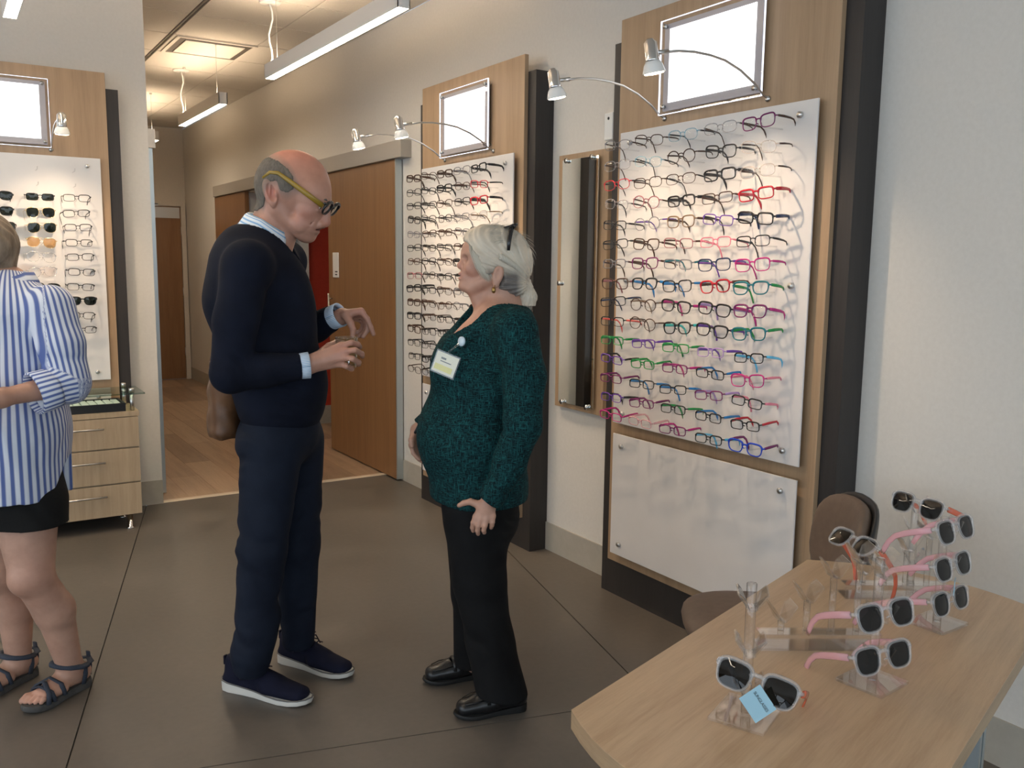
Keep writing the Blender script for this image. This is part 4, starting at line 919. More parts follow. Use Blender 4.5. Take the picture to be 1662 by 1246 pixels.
# shirt under the sweater
f = Field((-0.30, -0.26, 0.85), (0.16, 0.26, 1.66), 0.005)
f.chain([(p, r * 0.88) for p, r in TO], 0.03, (RT, 1.40)); f.cone(SHR, SHL, 0.058, 0.058, 0.03); f.cone(P(-38, -58), P(-48, -86), 31.5 * S, 36 * S, 0.01)
f.cut((-0.4, -0.3, 1.5), (0.3, 0.3, 1.7), lambda x, y, z: (z - 1.605) + 0.5 * (x + 0.02))
me, co = f.mesh('shirt'); attr_float(me, 'stripe', (co @ np.array([0.30, 0.94, 0.15])))
M['shirt_blue'] = stripe_mat('fine_blue_stripe_shirt', (0.74, 0.80, 0.86), (0.22, 0.42, 0.68), 190, 0.42); link('shirt', me, M['shirt_blue'], man)
# sweater
f = Field((-0.42, -0.36, 0.90), (0.26, 0.42, 1.66), 0.0042)
f.chain([((-0.0672, 0.0000, 1.5529), 0.078), ((-0.0848, 0.0000, 1.4799), 0.118), ((-0.1036, 0.0000, 1.3616), 0.138), ((-0.0606, 0.0000, 1.1752), 0.138), ((-0.0152, 0.0000, 1.0480), 0.138), ((-0.0118, 0.0000, 1.0161), 0.136)], 0.03, (RT, 1.30))
f.cone(SHR, SHL, 0.070, 0.070, 0.05)
f.ball((0.0185, -0.0200, 1.3008), (0.09, 0.12, 0.20), 0.06); f.ball((0.0592, -0.0200, 1.1125), (0.075, 0.12, 0.10), 0.05)
f.ball((-0.1446, 0.0000, 1.4428), (0.085, 0.155, 0.16), 0.06)
trunk = f.v.copy(); f.v[:] = 1.0
f.chain([(SHR, 0.074), ((-0.1435, -0.2200, 1.3144), 0.068), (ELR, 0.060), ((-0.0609, -0.2280, 1.1584), 0.052), ((0.0465, -0.2170, 1.1689), 0.044)], 0.018)
f.chain([(SHL, 0.070), (ELL, 0.060), ((0.1088, 0.1550, 1.2649), 0.052), ((0.1693, 0.1050, 1.3029), 0.045)], 0.018)
f.cut((-0.5, -0.5, 0.8), (0.5, 0.5, 1.02), lambda x, y, z: (0.995 + 0.03 * x) - z)      # hem
wv = np.array((0.0695, -0.2150, 1.1722)) - np.array(ELR); wv /= np.linalg.norm(wv); wc = np.array((0.0484, -0.2170, 1.1689))
def sleeve_end(f, c, d, rad=0.075):
    def fn(x, y, z):
        q = [x - c[0], y - c[1], z - c[2]]; t = q[0] * d[0] + q[1] * d[1] + q[2] * d[2]; rr = np.sqrt(np.maximum(0, q[0] ** 2 + q[1] ** 2 + q[2] ** 2 - t ** 2))
        return np.where(rr < rad, t, -1.0)
    f.cut(c - 0.11, c + 0.11, fn)
sleeve_end(f, wc, wv, 0.062)
w2 = np.array(WRL) - np.array((0.1088, 0.1550, 1.2649)); w2 /= np.linalg.norm(w2); c2 = np.array((0.1652, 0.1080, 1.3006))
sleeve_end(f, c2, w2, 0.062)
f.put((slice(None),) * 3, trunk, 0.032); del trunk
vb = np.array((0.0277, -0.0600, 1.4734)); nb = np.array(P(-42, -66))
def vneck(x, y, z):      # V opening at the front, round at the back
    fw_ = (x - nb[0]) * FW[0] + (y - nb[1]) * FW[1]; lt = (x - nb[0]) * RT[0] + (y - nb[1]) * RT[1]
    ring = np.sqrt((fw_ * 1.0) ** 2 + lt ** 2) - 0.086 - np.clip((z - nb[2] + 0.03), -0.2, 0.1) * 0.20
    ring = np.where(z > nb[2] - 0.050 - 0.0 * x, ring, 1.0)
    wid = np.clip((z - vb[2]) * 0.52, -0.02, 0.10); vv = np.maximum(np.abs(lt) - wid, -(fw_ - 0.02))
    return -np.minimum(ring, vv)
f.cut((-0.25, -0.2, 1.40), (0.2, 0.2, 1.68), vneck)
# folds at the elbow, waist and armpit
def folds(f, c, rad, d, lam, amp, bend=0.0):
    c = np.array(c); d = np.array(d, float); d /= np.linalg.norm(d); ph = c[0] * 40 + c[2] * 23
    def fn(x, y, z):
        t = ((x - c[0]) * d[0] + (y - c[1]) * d[1] + (z - c[2]) * d[2]) * 6.283 / lam; q = bend * np.sin(x * 21 + z * 13 + ph) + 0.8 * np.sin(y * 31 - x * 17 + z * 7 + ph)
        env = np.exp(-(((x - c[0]) ** 2 + (y - c[1]) ** 2 + (z - c[2]) ** 2) / rad ** 2)) * (0.55 + 0.45 * np.sin(x * 37 + y * 29 - z * 11 + ph))
        w = np.sin(t * 0.62 + q); return -amp * env * (np.sign(w) * np.abs(w) ** 1.5 * 0.8 + 0.35 * np.sin(t * 1.37 + 1.7 * q + 1.0))
    f.warp(c - 2 * rad, c + 2 * rad, fn)
folds(f, (-0.1227, -0.2800, 1.1866), 0.085, (0.8, 0, 0.6), 0.040, 0.0045, 1.2); folds(f, (-0.0369, -0.2200, 1.3905), 0.08, (0.9, 0, 0.5), 0.06, 0.004, 1.0)
folds(f, (-0.0067, -0.1500, 1.0697), 0.12, (0.15, 0.1, 1), 0.045, 0.004, 1.3); folds(f, (0.0749, -0.1200, 1.2263), 0.10, (0.5, 0, 1), 0.07, 0.004, 0.8); folds(f, (-0.1101, -0.2800, 1.3181), 0.10, (0.6, 0, 1), 0.07, 0.004, 1.0)
me, co = f.mesh('sweater'); M['navy_knit'] = cloth_mat('navy_knit', (0.0028, 0.0042, 0.0105), (0.0060, 0.0085, 0.0190), 420, 0.9, 0.3); link('sweater', me, M['navy_knit'], man)
# collar and cuffs
def ring_sheet(name, rows, m, par, stripes, thick=0.0016):
    """rows of points joined into a cloth strip; stripe coordinate runs across the rows"""
    n = len(rows[0]); vs = [p for r in rows for p in r]; fs = [(i * n + k, i * n + k + 1, (i + 1) * n + k + 1, (i + 1) * n + k) for i in range(len(rows) - 1) for k in range(n - 1)]
    mb = MB().add(vs, fs, 0, True); o = build(name, mb, m, par); attr_float(o.data, 'stripe', np.array([s for s in stripes for _ in range(n)]))
    md = o.modifiers.new('thickness', 'SOLIDIFY'); md.thickness = thick; md.offset = 0; return o
ax0 = np.array(P(-41, -47)); axd = np.array(P(-44, -70)) - np.array(P(-37, -48)); axd = -axd / np.linalg.norm(axd)    # up the neck
e1 = np.array(FW) - axd * (np.array(FW) @ axd); e1 /= np.linalg.norm(e1); e2 = np.cross(axd, e1)
def cring(r, h, tip=0.0, a0=22, a1=338, n=41, dip=0.0):
    out = []
    for k in range(n):
        a = R(a0 + (a1 - a0) * k / (n - 1)); fr = max(0, math.cos(a)); out.append(tuple(ax0 + (e1 * math.cos(a) + e2 * math.sin(a)) * (r + 0.006 * fr) + axd * (h - tip * fr ** 3 - dip * fr)))
    return out
ring_sheet('collar', [cring(0.067, -0.01, 0, dip=0.012), cring(0.070, 0.020, 0, dip=0.020), cring(0.075, 0.027, 0, dip=0.022), cring(0.082, 0.018, 0.010, dip=0.024), cring(0.092, -0.012, 0.032, dip=0.028), cring(0.101, -0.034, 0.060, dip=0.030)],
    M['shirt_blue'], man, [0, 0.008, 0.014, 0.022, 0.034, 0.046], 0.002)
def cuff(c, d, r, name='cuff', L=0.030):
    c = np.array(c); d = np.array(d) / np.linalg.norm(d); a = np.cross(d, [0, 0, 1]); a /= np.linalg.norm(a); b = np.cross(d, a)
    rows = []
    for t, rr in ((-0.02, r * 0.96), (0.0, r), (L * 0.5, r * 1.03), (L, r * 1.05), (L + 0.001, r * 0.98), (L * 0.5, r * 0.93)):
        rows.append([tuple(c + d * t + (a * math.cos(q) + b * math.sin(q)) * rr) for q in [2 * math.pi * k / 28 for k in range(29)]])
    o = ring_sheet(name, rows, M['shirt_blue'], man, [0, 0.01, 0.02, 0.03, 0.03, 0.03]); n = 29
    attr = o.data.attributes['stripe']; attr.data.foreach_set('value', np.array([k / 28 * 0.27 for _ in rows for k in range(n)], np.float32)); return o
cuff(wc - wv * 0.004, wv, 0.040); cuff(c2 - w2 * 0.004, w2, 0.041, L=0.040)
build('ring', MB().tube([tuple(np.array((0.1983, -0.2235, 1.1810)) + 0.0112 * (np.array([0.15, 0.35, 0.92]) * math.cos(a) + np.array([-0.1, 0.93, -0.35]) * math.sin(a))) for a in [2 * math.pi * k / 20 for k in range(20)]], 0.0016, 6, 0, True), M['chrome'], man)
# trousers
f = Field((-0.34, -0.30, 0.06), (0.24, 0.34, 1.06), 0.0042)
f.chain([((-0.0111, 0.0000, 1.0479), 0.112), ((-0.0119, 0.0000, 0.9200), 0.122)], 0.03, (RT, 1.30)); f.ball((-0.0757, 0.0000, 0.8902), (0.088, 0.145, 0.10), 0.05)
for A_, B_, C_, h_ in ((HPR, KNR, ANR, (-0.1369, -0.0500, 0.1154)), (HPL, KNL, ANL, (0.0255, 0.1150, 0.1232))):
    f.cone(A_, B_, 0.103, 0.080, 0.03); f.cone(B_, h_, 0.080, 0.059, 0.02)
f.cone((-0.0850, -0.0700, 0.2925), (-0.1334, -0.0600, 0.1598), 0.052, 0.066, 0.03)
f.cut((-0.4, -0.4, 0.0), (0.3, 0.4, 0.16), lambda x, y, z: (0.082 + 0.10 * (y > 0.03) * 0.12) - z)
f.cut((-0.4, -0.4, 0.98), (0.3, 0.4, 1.1), lambda x, y, z: z - 1.035)
folds(f, (-0.1311, -0.0500, 0.8602), 0.10, (0.4, 0, 1), 0.06, 0.0144, 1.2); folds(f, (-0.1456, -0.0800, 0.6466), 0.14, (0.35, 0, 1), 0.085, 0.0108, 1.0); folds(f, (0.0245, 0.0000, 0.5914), 0.14, (-0.4, 0, 1), 0.09, 0.0090, 0.8)
folds(f, (-0.1353, -0.1000, 0.2654), 0.11, (0.5, 0, 1), 0.10, 0.0060, 1.2); folds(f, (0.0404, 0.0800, 0.2445), 0.12, (-0.5, 0, 1), 0.10, 0.0060, 1.2); folds(f, (-0.0406, -0.0800, 0.4460), 0.12, (1, 0, 0.5), 0.10, 0.0072, 0.7)
me, co = f.mesh('trousers'); link('trousers', me, cloth_mat('navy_wool', (0.0055, 0.0085, 0.018), (0.0105, 0.0155, 0.029), 500, 0.8, 0.15), man)
def seam(par, pts, r=0.0016, m=None, name='seam'): return build(name, MB().tube(pts, r, 6), m or M['navy_knit'], par)
# shoes
def shoe_frame(h_, t_):
    h_ = Vector(h_); t_ = Vector(t_); d_ = t_ - h_; d_.z = 0; return Matrix.Translation((h_.x, h_.y, 0)) @ Matrix.Rotation(math.atan2(d_.y, d_.x), 4, 'Z'), d_.length
def sole_poly(L, w=1.0, ext=0.0):
    prof = [(-0.034, 0.0), (-0.030, 0.016), (-0.018, 0.030), (0.005, 0.036), (0.05, 0.034), (0.10, 0.034), (0.15, 0.042), (0.19, 0.0465), (0.225, 0.045), (0.255, 0.037), (0.275, 0.022), (0.283, 0.0)]
    k = L / 0.25; up = [((x) * k, y * w) for x, y in prof]
    return [(x + ext * (1 if x > 0.1 else -1), y + ext * (1 if y > 0 else 0)) for x, y in up[:-1]] + [(up[-1][0] + ext, 0)] + [(x + ext * (1 if x > 0.1 else -1), -y - ext * (1 if y > 0 else 0)) for x, y in up[-2:0:-1]]
def sole(L, zh, zt, w=1.0, z0=0.0):
    poly = sole_poly(L, w); n = len(poly); bot = [(x, y, z0 + 0.001 + 0.012 * max(0, (x / L - 0.75) / 0.4) ** 2) for x, y in poly]
    def top(x): t_ = min(1, max(0, (x + 0.03) / (L * 0.75))); return zh + (zt - zh) * t_ ** 0.8 + 0.010 * max(0, (x / L - 0.75) / 0.4) ** 2
    mid = [(x * 1.012, y * 1.04, (b[2] + top(x)) / 2) for (x, y), b in zip(poly, bot)]; tp = [(x, y, top(x)) for x, y in poly]
    mb = MB(); mb.add(bot + mid + tp, [tuple(range(n - 1, -1, -1)), tuple(range(2 * n, 3 * n))]); return mb.add(bot + mid + tp, [(k, (k + 1) % n, n + (k + 1) % n, n + k) for k in range(n)] + [(n + k, n + (k + 1) % n, 2 * n + (k + 1) % n, 2 * n + k) for k in range(n)], 0, True)
M['sole_white'] = mat('white_rubber', (0.62, 0.60, 0.55), 0.55); M['shoe_navy'] = cloth_mat('navy_shoe_knit', (0.0055, 0.0062, 0.017), (0.010, 0.011, 0.026), 500, 0.9, 0.3)
M['grey_welt'] = mat('grey_welt', (0.14, 0.13, 0.12), 0.6)
for h_, t_ in (FTR, FTL):
    fm_, L = shoe_frame(h_, t_); L = max(L, 0.26)
    f = Field((-0.08, -0.08, 0.0), (L + 0.08, 0.08, 0.16), 0.003)
    f.cone((0.008, 0, 0.055), (0.010, 0, 0.105), 0.034, 0.031, 0.01); f.cone((0.03, 0, 0.055), (0.05, 0, 0.100), 0.037, 0.036, 0.015)
    f.cone((0.06, 0, 0.082), (L * 0.62, 0, 0.050), 0.038, 0.034, 0.015); f.cone((L * 0.55, 0, 0.045), (L * 0.985, 0, 0.032), 0.034, 0.026, 0.015, ((0, 1, 0), 1.50)); f.cone((0.0, 0, 0.035), (L * 0.6, 0, 0.035), 0.034, 0.034, 0.01)
    f.cut((-1, -1, -1), (1, 1, 0.05), lambda x, y, z: 0.018 + 0.010 * np.clip(1 - x / L, 0, 1) - z)
    f.cut((-1, -1, 0.09), (1, 1, 1), lambda x, y, z: z - 0.126 + 0.13 * np.clip(x, 0, 1))
    me, co = f.mesh('shoe'); me.transform(fm_); o = link('shoe', me, M['shoe_navy'], man)
    build('sole', sole(L, 0.040, 0.020).xform(fm_), M['sole_white'], o)
    wl = [(x * 1.006, y * 1.03, 0.041 - 0.020 * min(1, max(0, (x + 0.03) / (L * 0.75))) ** 0.8 + 0.010 * max(0, (x / L - 0.75) / 0.4) ** 2) for x, y in sole_poly(L)]
    build('welt', MB().tube(wl, 0.0028, 6, 0, True).xform(fm_), M['grey_welt'], o)
    lc = MB()
    for k in range(3): x = 0.098 + 0.024 * k; z = 0.121 - 0.0075 * k; lc.tube([(x, -0.030, z - 0.012), (x + 0.004, 0, z + 0.004), (x, 0.030, z - 0.012)], 0.0022, 6)
    for s in (-1, 1): lc.tube([(0.100, 0, 0.124), (0.096, s * 0.02, 0.134), (0.108, s * 0.038, 0.122), (0.106, s * 0.016, 0.122), (0.100, 0, 0.124)], 0.0024, 6); lc.tube([(0.100, 0, 0.124), (0.114, s * 0.032, 0.114), (0.122, s * 0.046, 0.080)], 0.0024, 6)
    build('laces', lc.xform(fm_), M['shoe_navy'], o)
    build('heel_tab', MB().box((-0.032, -0.008, 0.085), (-0.024, 0.008, 0.118), 0, 0.003).xform(fm_), M['shoe_navy'], o)
MANW = Matrix.Translation((0.97, 2.95, 0)) @ Matrix.Rotation(R(-18.2), 4, 'Z')
# his spectacles: black front, olive yellow temples
spec_meshes('manspec', 'round', 0.055, 0.047, 0.018, 0.0036, 0.0045)
GM['olive'] = mat('olive_acetate', (0.30, 0.19, 0.022), 0.3)
gp = [P(54.5, -17.5, w) for w in (0,)][0]
Fv = Vector((HF * math.cos(R(36)) - HU * math.sin(R(36)))); Lv = Vector(HL); Uv = Lv.cross(Fv) * 1.0
Uv = Fv.cross(Lv); Uv = Uv if Uv.z > 0 else -Uv
rotm = Matrix((Uv.cross(-Fv) * -1, -Fv, Uv)).transposed()     # columns: right, back, up
rx = (-Fv).cross(Uv); rotm = Matrix((rx, -Fv, Uv)).transposed().to_4x4(); rotm.translation = gp
sp = bpy.data.objects.new('eyeglasses', None); COL.objects.link(sp); sp.matrix_world = MANW @ rotm; sp.empty_display_size = 0.02; tag(sp, 'black round glasses with olive yellow temples worn by the bald man', 'glasses')
fm, ls, _ = STY['manspec']; inst('front_frame', fm, sp, mats=[GM['black']])
for m_ in ls: inst('lens', m_, sp, mats=[M['lens']])
inv = rotm.inverted()
for w in (-1, 1):
    pts = [inv @ Vector(P(52, -15, w * 0.066)), inv @ Vector(P(30, 3, w * 0.079)), inv @ Vector(P(8, 20, w * 0.083)), inv @ Vector(P(-10, 33, w * 0.084)), inv @ Vector(P(-22, 34, w * 0.083)), inv @ Vector(P(-33, 26, w * 0.080))]
    build('temple', MB().tube(pts, [0.0088, 0.0085, 0.0075, 0.0062, 0.0055, 0.0048], 8, flat=((1, 0, 0), 0.4)), GM['olive'], sp)
# tumbler
tg_ = thing('drinking_glass', "small clear tumbler held in the bald man's hands", 'glass', MANW @ Vector((0.1963, -0.1630, 1.1561)), 0)
build('tumbler', MB().lathe([(0.026, 0.0), (0.030, 0.001), (0.0335, 0.040), (0.0365, 0.098), (0.0350, 0.0985), (0.0320, 0.040), (0.0285, 0.008), (0.002, 0.007)], 28), M['glass'], tg_)
build('rim', MB().tube([(0.0358 * math.cos(a), 0.0358 * math.sin(a), 0.0985) for a in [2 * math.pi * k / 28 for k in range(28)]], 0.0012, 6, 0, True), M['acrylic'], tg_)
build('water', MB().lathe([(0.0280, 0.0085), (0.0315, 0.040), (0.0322, 0.050)], 24), clear('water', (0.96, 0.98, 0.98), 1.33, 0.0), tg_)
# leather bag hanging behind him
bg = thing('shoulder_bag', "brown leather bag hanging behind the bald man's hip", 'bag', MANW @ Vector((-0.1922, 0.0800, 0.8984)), R(-18.2))
bo = np.array((-0.1922, 0.0800, 0.8984)); q = lambda px_, py_, dy_: tuple(np.array(px_) - bo)
f = Field((-0.16, -0.16, -0.03), (0.16, 0.20, 0.40), 0.004)
f.chain([((-0.012, 0.02, 0.03), 0.062), ((0.0, 0.02, 0.16), 0.060), ((0.004, 0.02, 0.25), 0.056), ((0.0, 0.02, 0.30), 0.046)], 0.03, ((0, 1, 0), 1.9)); f.cut((-1, -1, -1), (1, 1, 0.05), lambda x, y, z: 0.0 - z)
f.warp((-1, -1, -1), (1, 1, 1), lambda x, y, z: 0.003 * np.sin(x * 60 + z * 40) * np.sin(y * 50 + z * 25))
me, co = f.mesh('bag_body'); M['leather'] = speckle('worn_brown_leather', (0.085, 0.038, 0.016), (0.15, 0.070, 0.030), 14, 0.5, 0.1); link('bag_body', me, M['leather'], bg)
build('strap', MB().tube([tuple(np.array(a) - bo) for a in ((-0.2170, -0.0300, 1.1704), (-0.2226, -0.0400, 1.2183), (-0.2081, -0.1000, 1.3069), (-0.1851, -0.1000, 1.4443), (-0.1397, -0.0800, 1.5523), (-0.1029, -0.0200, 1.5839))], 0.011, 8, flat=((1, 0, 0), 0.3)), M['leather'], bg)
build('buckle', MB().tube([tuple(np.array((-0.2155, -0.0450, 1.1862)) - bo + np.array([0.012 * math.cos(a), 0, 0.012 * math.sin(a)])) for a in [2 * math.pi * k / 16 for k in range(16)]], 0.002, 6, 0, True), M['chrome'], bg)
build('side_lug', MB().lathe([(0.012, -0.012), (0.016, 0), (0.012, 0.012)], 14, tuple(np.array((-0.2298, -0.0200, 1.1552)) - bo), (1, 0, 0)), M['leather'], bg)
# ================================================================== the woman in the teal top
wom = thing('person', 'silver haired woman in teal knit top and black trousers with a name badge', 'person', (1.48, 2.52, 0), R(-30.426))
WS = 0.00202; S = WS
WP, WF, WU, WL = head_frame((0.0435, 0.0000, 1.5032), R(3), WS, -1)
def woman_head(f, g=0.0, P=WP, F=WF, U=WU, Lt=WL, S=WS):
    f.ball(P(2, 9), (50 * S + g, 0.071 + g, 45 * S + g), 0.012); f.ball(P(19, 12), (25 * S + g, 0.058 + g, 29 * S + g), 0.015)
    f.cone(P(20, 2), P(30, -26), 25 * S + g, 20 * S + g, 0.016, (Lt, 0.95))
    f.cone(P(-9, -30), P(-22, -92), 28 * S + g, 33 * S + g, 0.02); f.cone(P(28, -46), P(6, -84), 13 * S + g, 20 * S + g, 0.025)
    for w in (-1, 1): f.cone(P(4, -24, w * 0.048), P(36, -42, w * 0.020), 11 * S + g, 8.5 * S + g, 0.016)
def woman_face(f, P=WP, F=WF, U=WU, Lt=WL, S=WS):
    for w in (-1, 1):
        f.ball(P(32, -10, w * 0.038), (14 * S, 0.018, 12 * S), 0.012); f.cone(P(43, 12, w * 0.012), P(36, 13, w * 0.042), 4 * S, 4 * S, 0.008)
        f.ball(P(47, 5, w * 0.030), (8 * S, 0.013, 5 * S), 0.008, mode='s'); f.cone(P(41, 8, w * 0.018), P(37, 8, w * 0.038), 2.2 * S, 2 * S, 0.004); f.cone(P(41, 1, w * 0.018), P(37, 1.5, w * 0.036), 2.2 * S, 2 * S, 0.005); f.cone(P(46, -10, w * 0.010), P(47, -10, w * 0.011), 5 * S, 4.5 * S, 0.005)
        er = np.array([F * 0.97 + U * 0.22, Lt, U * 0.97 - F * 0.22]).T
        f.ball(P(-6, -20, w * 0.072), (8.5 * S, 0.009, 16 * S), 0.005, er); f.ball(P(-3, -34, w * 0.070), (5.5 * S, 0.007, 6.5 * S), 0.004); f.ball(P(-5, -19, w * 0.081), (5 * S, 0.006, 10 * S), 0.003, er, 's')
    f.ball(P(38, -24), (16 * S, 0.029, 14 * S), 0.014); f.ball(P(44, -39), (11.5 * S, 0.024, 9 * S), 0.012)
    f.cone(P(43, 8), P(50, -5), 4.2 * S, 6 * S, 0.008, (Lt, 0.85)); f.ball(P(52, -6.5), (5.8 * S, 0.011, 5.4 * S), 0.006)
    f.ball(P(51.5, -19.5), (4.2 * S, 0.020, 2.8 * S), 0.004); f.ball(P(51, -26.5), (4.6 * S, 0.018, 3.4 * S), 0.004); f.ball(P(57, -23), (7 * S, 0.022, 1.1 * S), 0.003, mode='s')
SHL, ELL, WRL = (0.1115, -0.1650, 1.2941), (0.1354, -0.2250, 1.0069), (0.0315, -0.2200, 0.7562)
SHR, ELR, WRR = (0.0797, 0.1600, 1.2822), (-0.0756, 0.2000, 1.0164), (-0.2120, 0.1600, 0.9171)
HPL, KNL, ANL = (0.0292, -0.0750, 0.7079), (0.0213, -0.0750, 0.4067), (0.1002, -0.0900, 0.0820)
HPR, KNR, ANR = (-0.0077, 0.0750, 0.6814), (-0.0057, 0.0850, 0.3566), (-0.0131, 0.1550, 0.0619)
TO = [((0.0751, 0.0000, 1.3439), 0.058), ((0.0456, 0.0000, 1.2629), 0.105), ((0.0164, 0.0000, 1.1097), 0.13), ((-0.0169, 0.0000, 0.9023), 0.14), ((-0.0016, 0.0000, 0.7550), 0.125)]
SD = (0, 1, 0)
f = Field((-0.32, -0.32, 0.02), (0.26, 0.32, 1.64), 0.0032)
woman_head(f); woman_face(f)
f.chain([(p, r * 0.86) for p, r in TO], 0.03, (SD, 1.2)); f.cone(SHL, SHR, 0.058, 0.058, 0.03); f.ball((-0.0407, -0.0200, 1.2093), (0.06, 0.10, 0.075), 0.05)
f.cone((0.0483, -0.0500, 1.3245), (-0.0404, -0.0500, 1.2323), 0.052, 0.046, 0.03); f.cone((0.0458, 0.0500, 1.3184), (-0.0517, 0.0300, 1.2248), 0.050, 0.042, 0.03)
for A_, B_, C_ in ((SHL, ELL, WRL), (SHR, ELR, WRR)): f.cone(A_, B_, 0.048, 0.038, 0.015); f.cone(B_, C_, 0.037, 0.025, 0.012)
for A_, B_, C_ in ((HPL, KNL, ANL), (HPR, KNR, ANR)): f.cone(A_, B_, 0.075, 0.052, 0.02); f.cone(B_, C_, 0.048, 0.034, 0.02)
FTL = ((0.1437, -0.0684, 0.0000), (-0.0436, -0.1198, 0.0000)); FTR = ((0.0255, 0.1800, 0.0000), (-0.1481, 0.1335, 0.0000))
for (h_, t_), an in ((FTL, ANL), (FTR, ANR)):
    h_ = np.array(h_); t_ = np.array(t_); d_ = t_ - h_; f.cone(an, h_ + d_ * 0.12 + [0, 0, 0.055], 0.033, 0.031, 0.01); f.cone(h_ + d_ * 0.12 + [0, 0, 0.05], h_ + d_ * 0.85 + [0, 0, 0.035], 0.030, 0.024, 0.01)
# near hand hanging, thumb forward
W2 = (0.0258, -0.2250, 0.7418); f.cone(WRL, W2, 0.025, 0.022, 0.01, (SD, 0.75))
KN = [(-0.0047, -0.2230, 0.7175), (0.0087, -0.2310, 0.7139), (0.0278, -0.2340, 0.7148), (0.0451, -0.2290, 0.7213)]
for kx, wx in zip(KN, [(0.0124, -0.2190, 0.7440), (0.0200, -0.2250, 0.7457), (0.0296, -0.2270, 0.7463), (0.0392, -0.2230, 0.7452)]): f.cone(wx, kx, 0.0135, 0.0105, 0.009)
fingers(f, KN, [[KN[0], (-0.0141, -0.2290, 0.6995), (-0.0160, -0.2250, 0.6825), (-0.0140, -0.2190, 0.6707)], [KN[1], (0.0012, -0.2390, 0.6926), (-0.0006, -0.2350, 0.6756), (0.0014, -0.2270, 0.6633)],
  [KN[2], (0.0222, -0.2410, 0.6933), (0.0185, -0.2370, 0.6782), (0.0206, -0.2290, 0.6679)], [KN[3], (0.0451, -0.2350, 0.7033), (0.0434, -0.2310, 0.6922), (0.0416, -0.2250, 0.6825)]], 0.0088, 0.0068, 0.003)
f.cone((0.0085, -0.2170, 0.7514), (-0.0223, -0.2110, 0.7615), 0.014, 0.0108, 0.009); f.chain([((-0.0223, -0.2110, 0.7615), 0.0102), ((-0.0434, -0.2110, 0.7575), 0.0092), ((-0.0587, -0.2110, 0.7496), 0.0072)], 0.003)
# far hand in front of the belly
f.cone(WRR, (-0.2205, 0.1580, 0.8867), 0.023, 0.021, 0.01); KF = [(-0.2322, 0.1400, 0.8684), (-0.2266, 0.1520, 0.8572), (-0.2190, 0.1650, 0.8523), (-0.2111, 0.1760, 0.8544)]
for kx in KF: f.cone((-0.2205, 0.1580, 0.8955), kx, 0.0145, 0.0105, 0.009)
fingers(f, KF, [[KF[0], (-0.2255, 0.1360, 0.8408), (-0.2126, 0.1340, 0.8260), (-0.2040, 0.1340, 0.8195)], [KF[1], (-0.2201, 0.1500, 0.8312), (-0.2071, 0.1480, 0.8163), (-0.1984, 0.1460, 0.8102)], [KF[2], (-0.2125, 0.1640, 0.8282), (-0.2016, 0.1620, 0.8132), (-0.1928, 0.1600, 0.8093)], [KF[3], (-0.2067, 0.1750, 0.8325), (-0.1980, 0.1730, 0.8197), (-0.1913, 0.1700, 0.8159)]], 0.0088, 0.0070, 0.003)
f.chain([((-0.2235, 0.1400, 0.9077), 0.012), ((-0.2307, 0.1220, 0.8895), 0.0105), ((-0.2279, 0.1120, 0.8699), 0.008)], 0.006)
me, co = f.mesh('body'); sk = (0.50, 0.295, 0.215); red = (0.55, 0.225, 0.165)
attr_color(me, 'tint', spots(co, sk, [(WP(52, -7), 0.018, red, 0.6), (WP(34, -14, 0.04), 0.028, red, 0.4), (WP(52, -23), (0.014, 0.024, 0.010), (0.45, 0.17, 0.14), 0.8), ((-0.0445, -0.0500, 1.2761), 0.10, (0.62, 0.30, 0.20), 0.6), (WP(20, -60), 0.04, (0.46, 0.26, 0.19), 0.4), (WP(40, 4.5, 0.03), (0.010, 0.014, 0.007), (0.20, 0.10, 0.075), 0.7), (WP(38, 13, 0.03), (0.010, 0.014, 0.004), (0.38, 0.27, 0.20), 0.6)]))  # dark blotch at the eye paints socket shade into the skin colour
link('body', me, skin_mat('woman_skin', 0.45), wom)
for w in (-1, 1): eye_part(wom, WP(34.5, 4.5, w * 0.028), Vector(WF).normalized(), 0.0115)
# hair
f = Field((-0.13, -0.12, 1.36), (0.19, 0.12, 1.64), 0.0026)
f.ball(WP(-2, 12), (58 * S, 0.084, 46 * S), 0.01); f.ball(WP(16, 26), (32 * S, 0.074, 30 * S), 0.02); f.ball(WP(-34, -6), (30 * S, 0.066, 34 * S), 0.02)
for w in (-1, 1): f.cone(WP(26, 12, w * 0.058), WP(12, -18, w * 0.070), 11 * S, 6 * S, 0.012); f.cone(WP(-14, -28, w * 0.056), WP(-36, -38, w * 0.035), 14 * S, 16 * S, 0.015)
f.cone(WP(-36, -34), WP(-48, -40), 22 * S, 15 * S, 0.015)
f.chain([(WP(-50, -36), 12 * S), (WP(-56, -56), 16 * S), (WP(-54, -72), 14 * S), (WP(-48, -86), 5 * S)], 0.008)
p0 = WP(0, 0)
def face_cut(x, y, z):
    u = ((x - p0[0]) * WF[0] + (y - p0[1]) * WF[1]) / S; v = (z - p0[2]) / S; w = np.abs((x - p0[0]) * WL[0] + (y - p0[1]) * WL[1])
    ed = np.interp(v, [-80, -26, -18, 0, 12, 24, 34, 60], [-9, -9, 12, 22, 27, 35, 46, 60]).astype(np.float32) - np.clip(0.055 - w, 0, 0.06) * 120 * np.clip((18 - v) / 14, 0, 1)
    return (u - ed - 0.8 * np.sin(v * 1.1 + w * 260) - 1.2 * np.sin(v * 0.33 + w * 110 + 1)) * S * 0.8
f.cut((-1, -1, 1.2), (1, 1, 2), face_cut)
for w in (-1, 1): f.ball(WP(-5, -24, w * 0.078), (11 * S, 0.016, 17 * S), 0.006, mode='s')
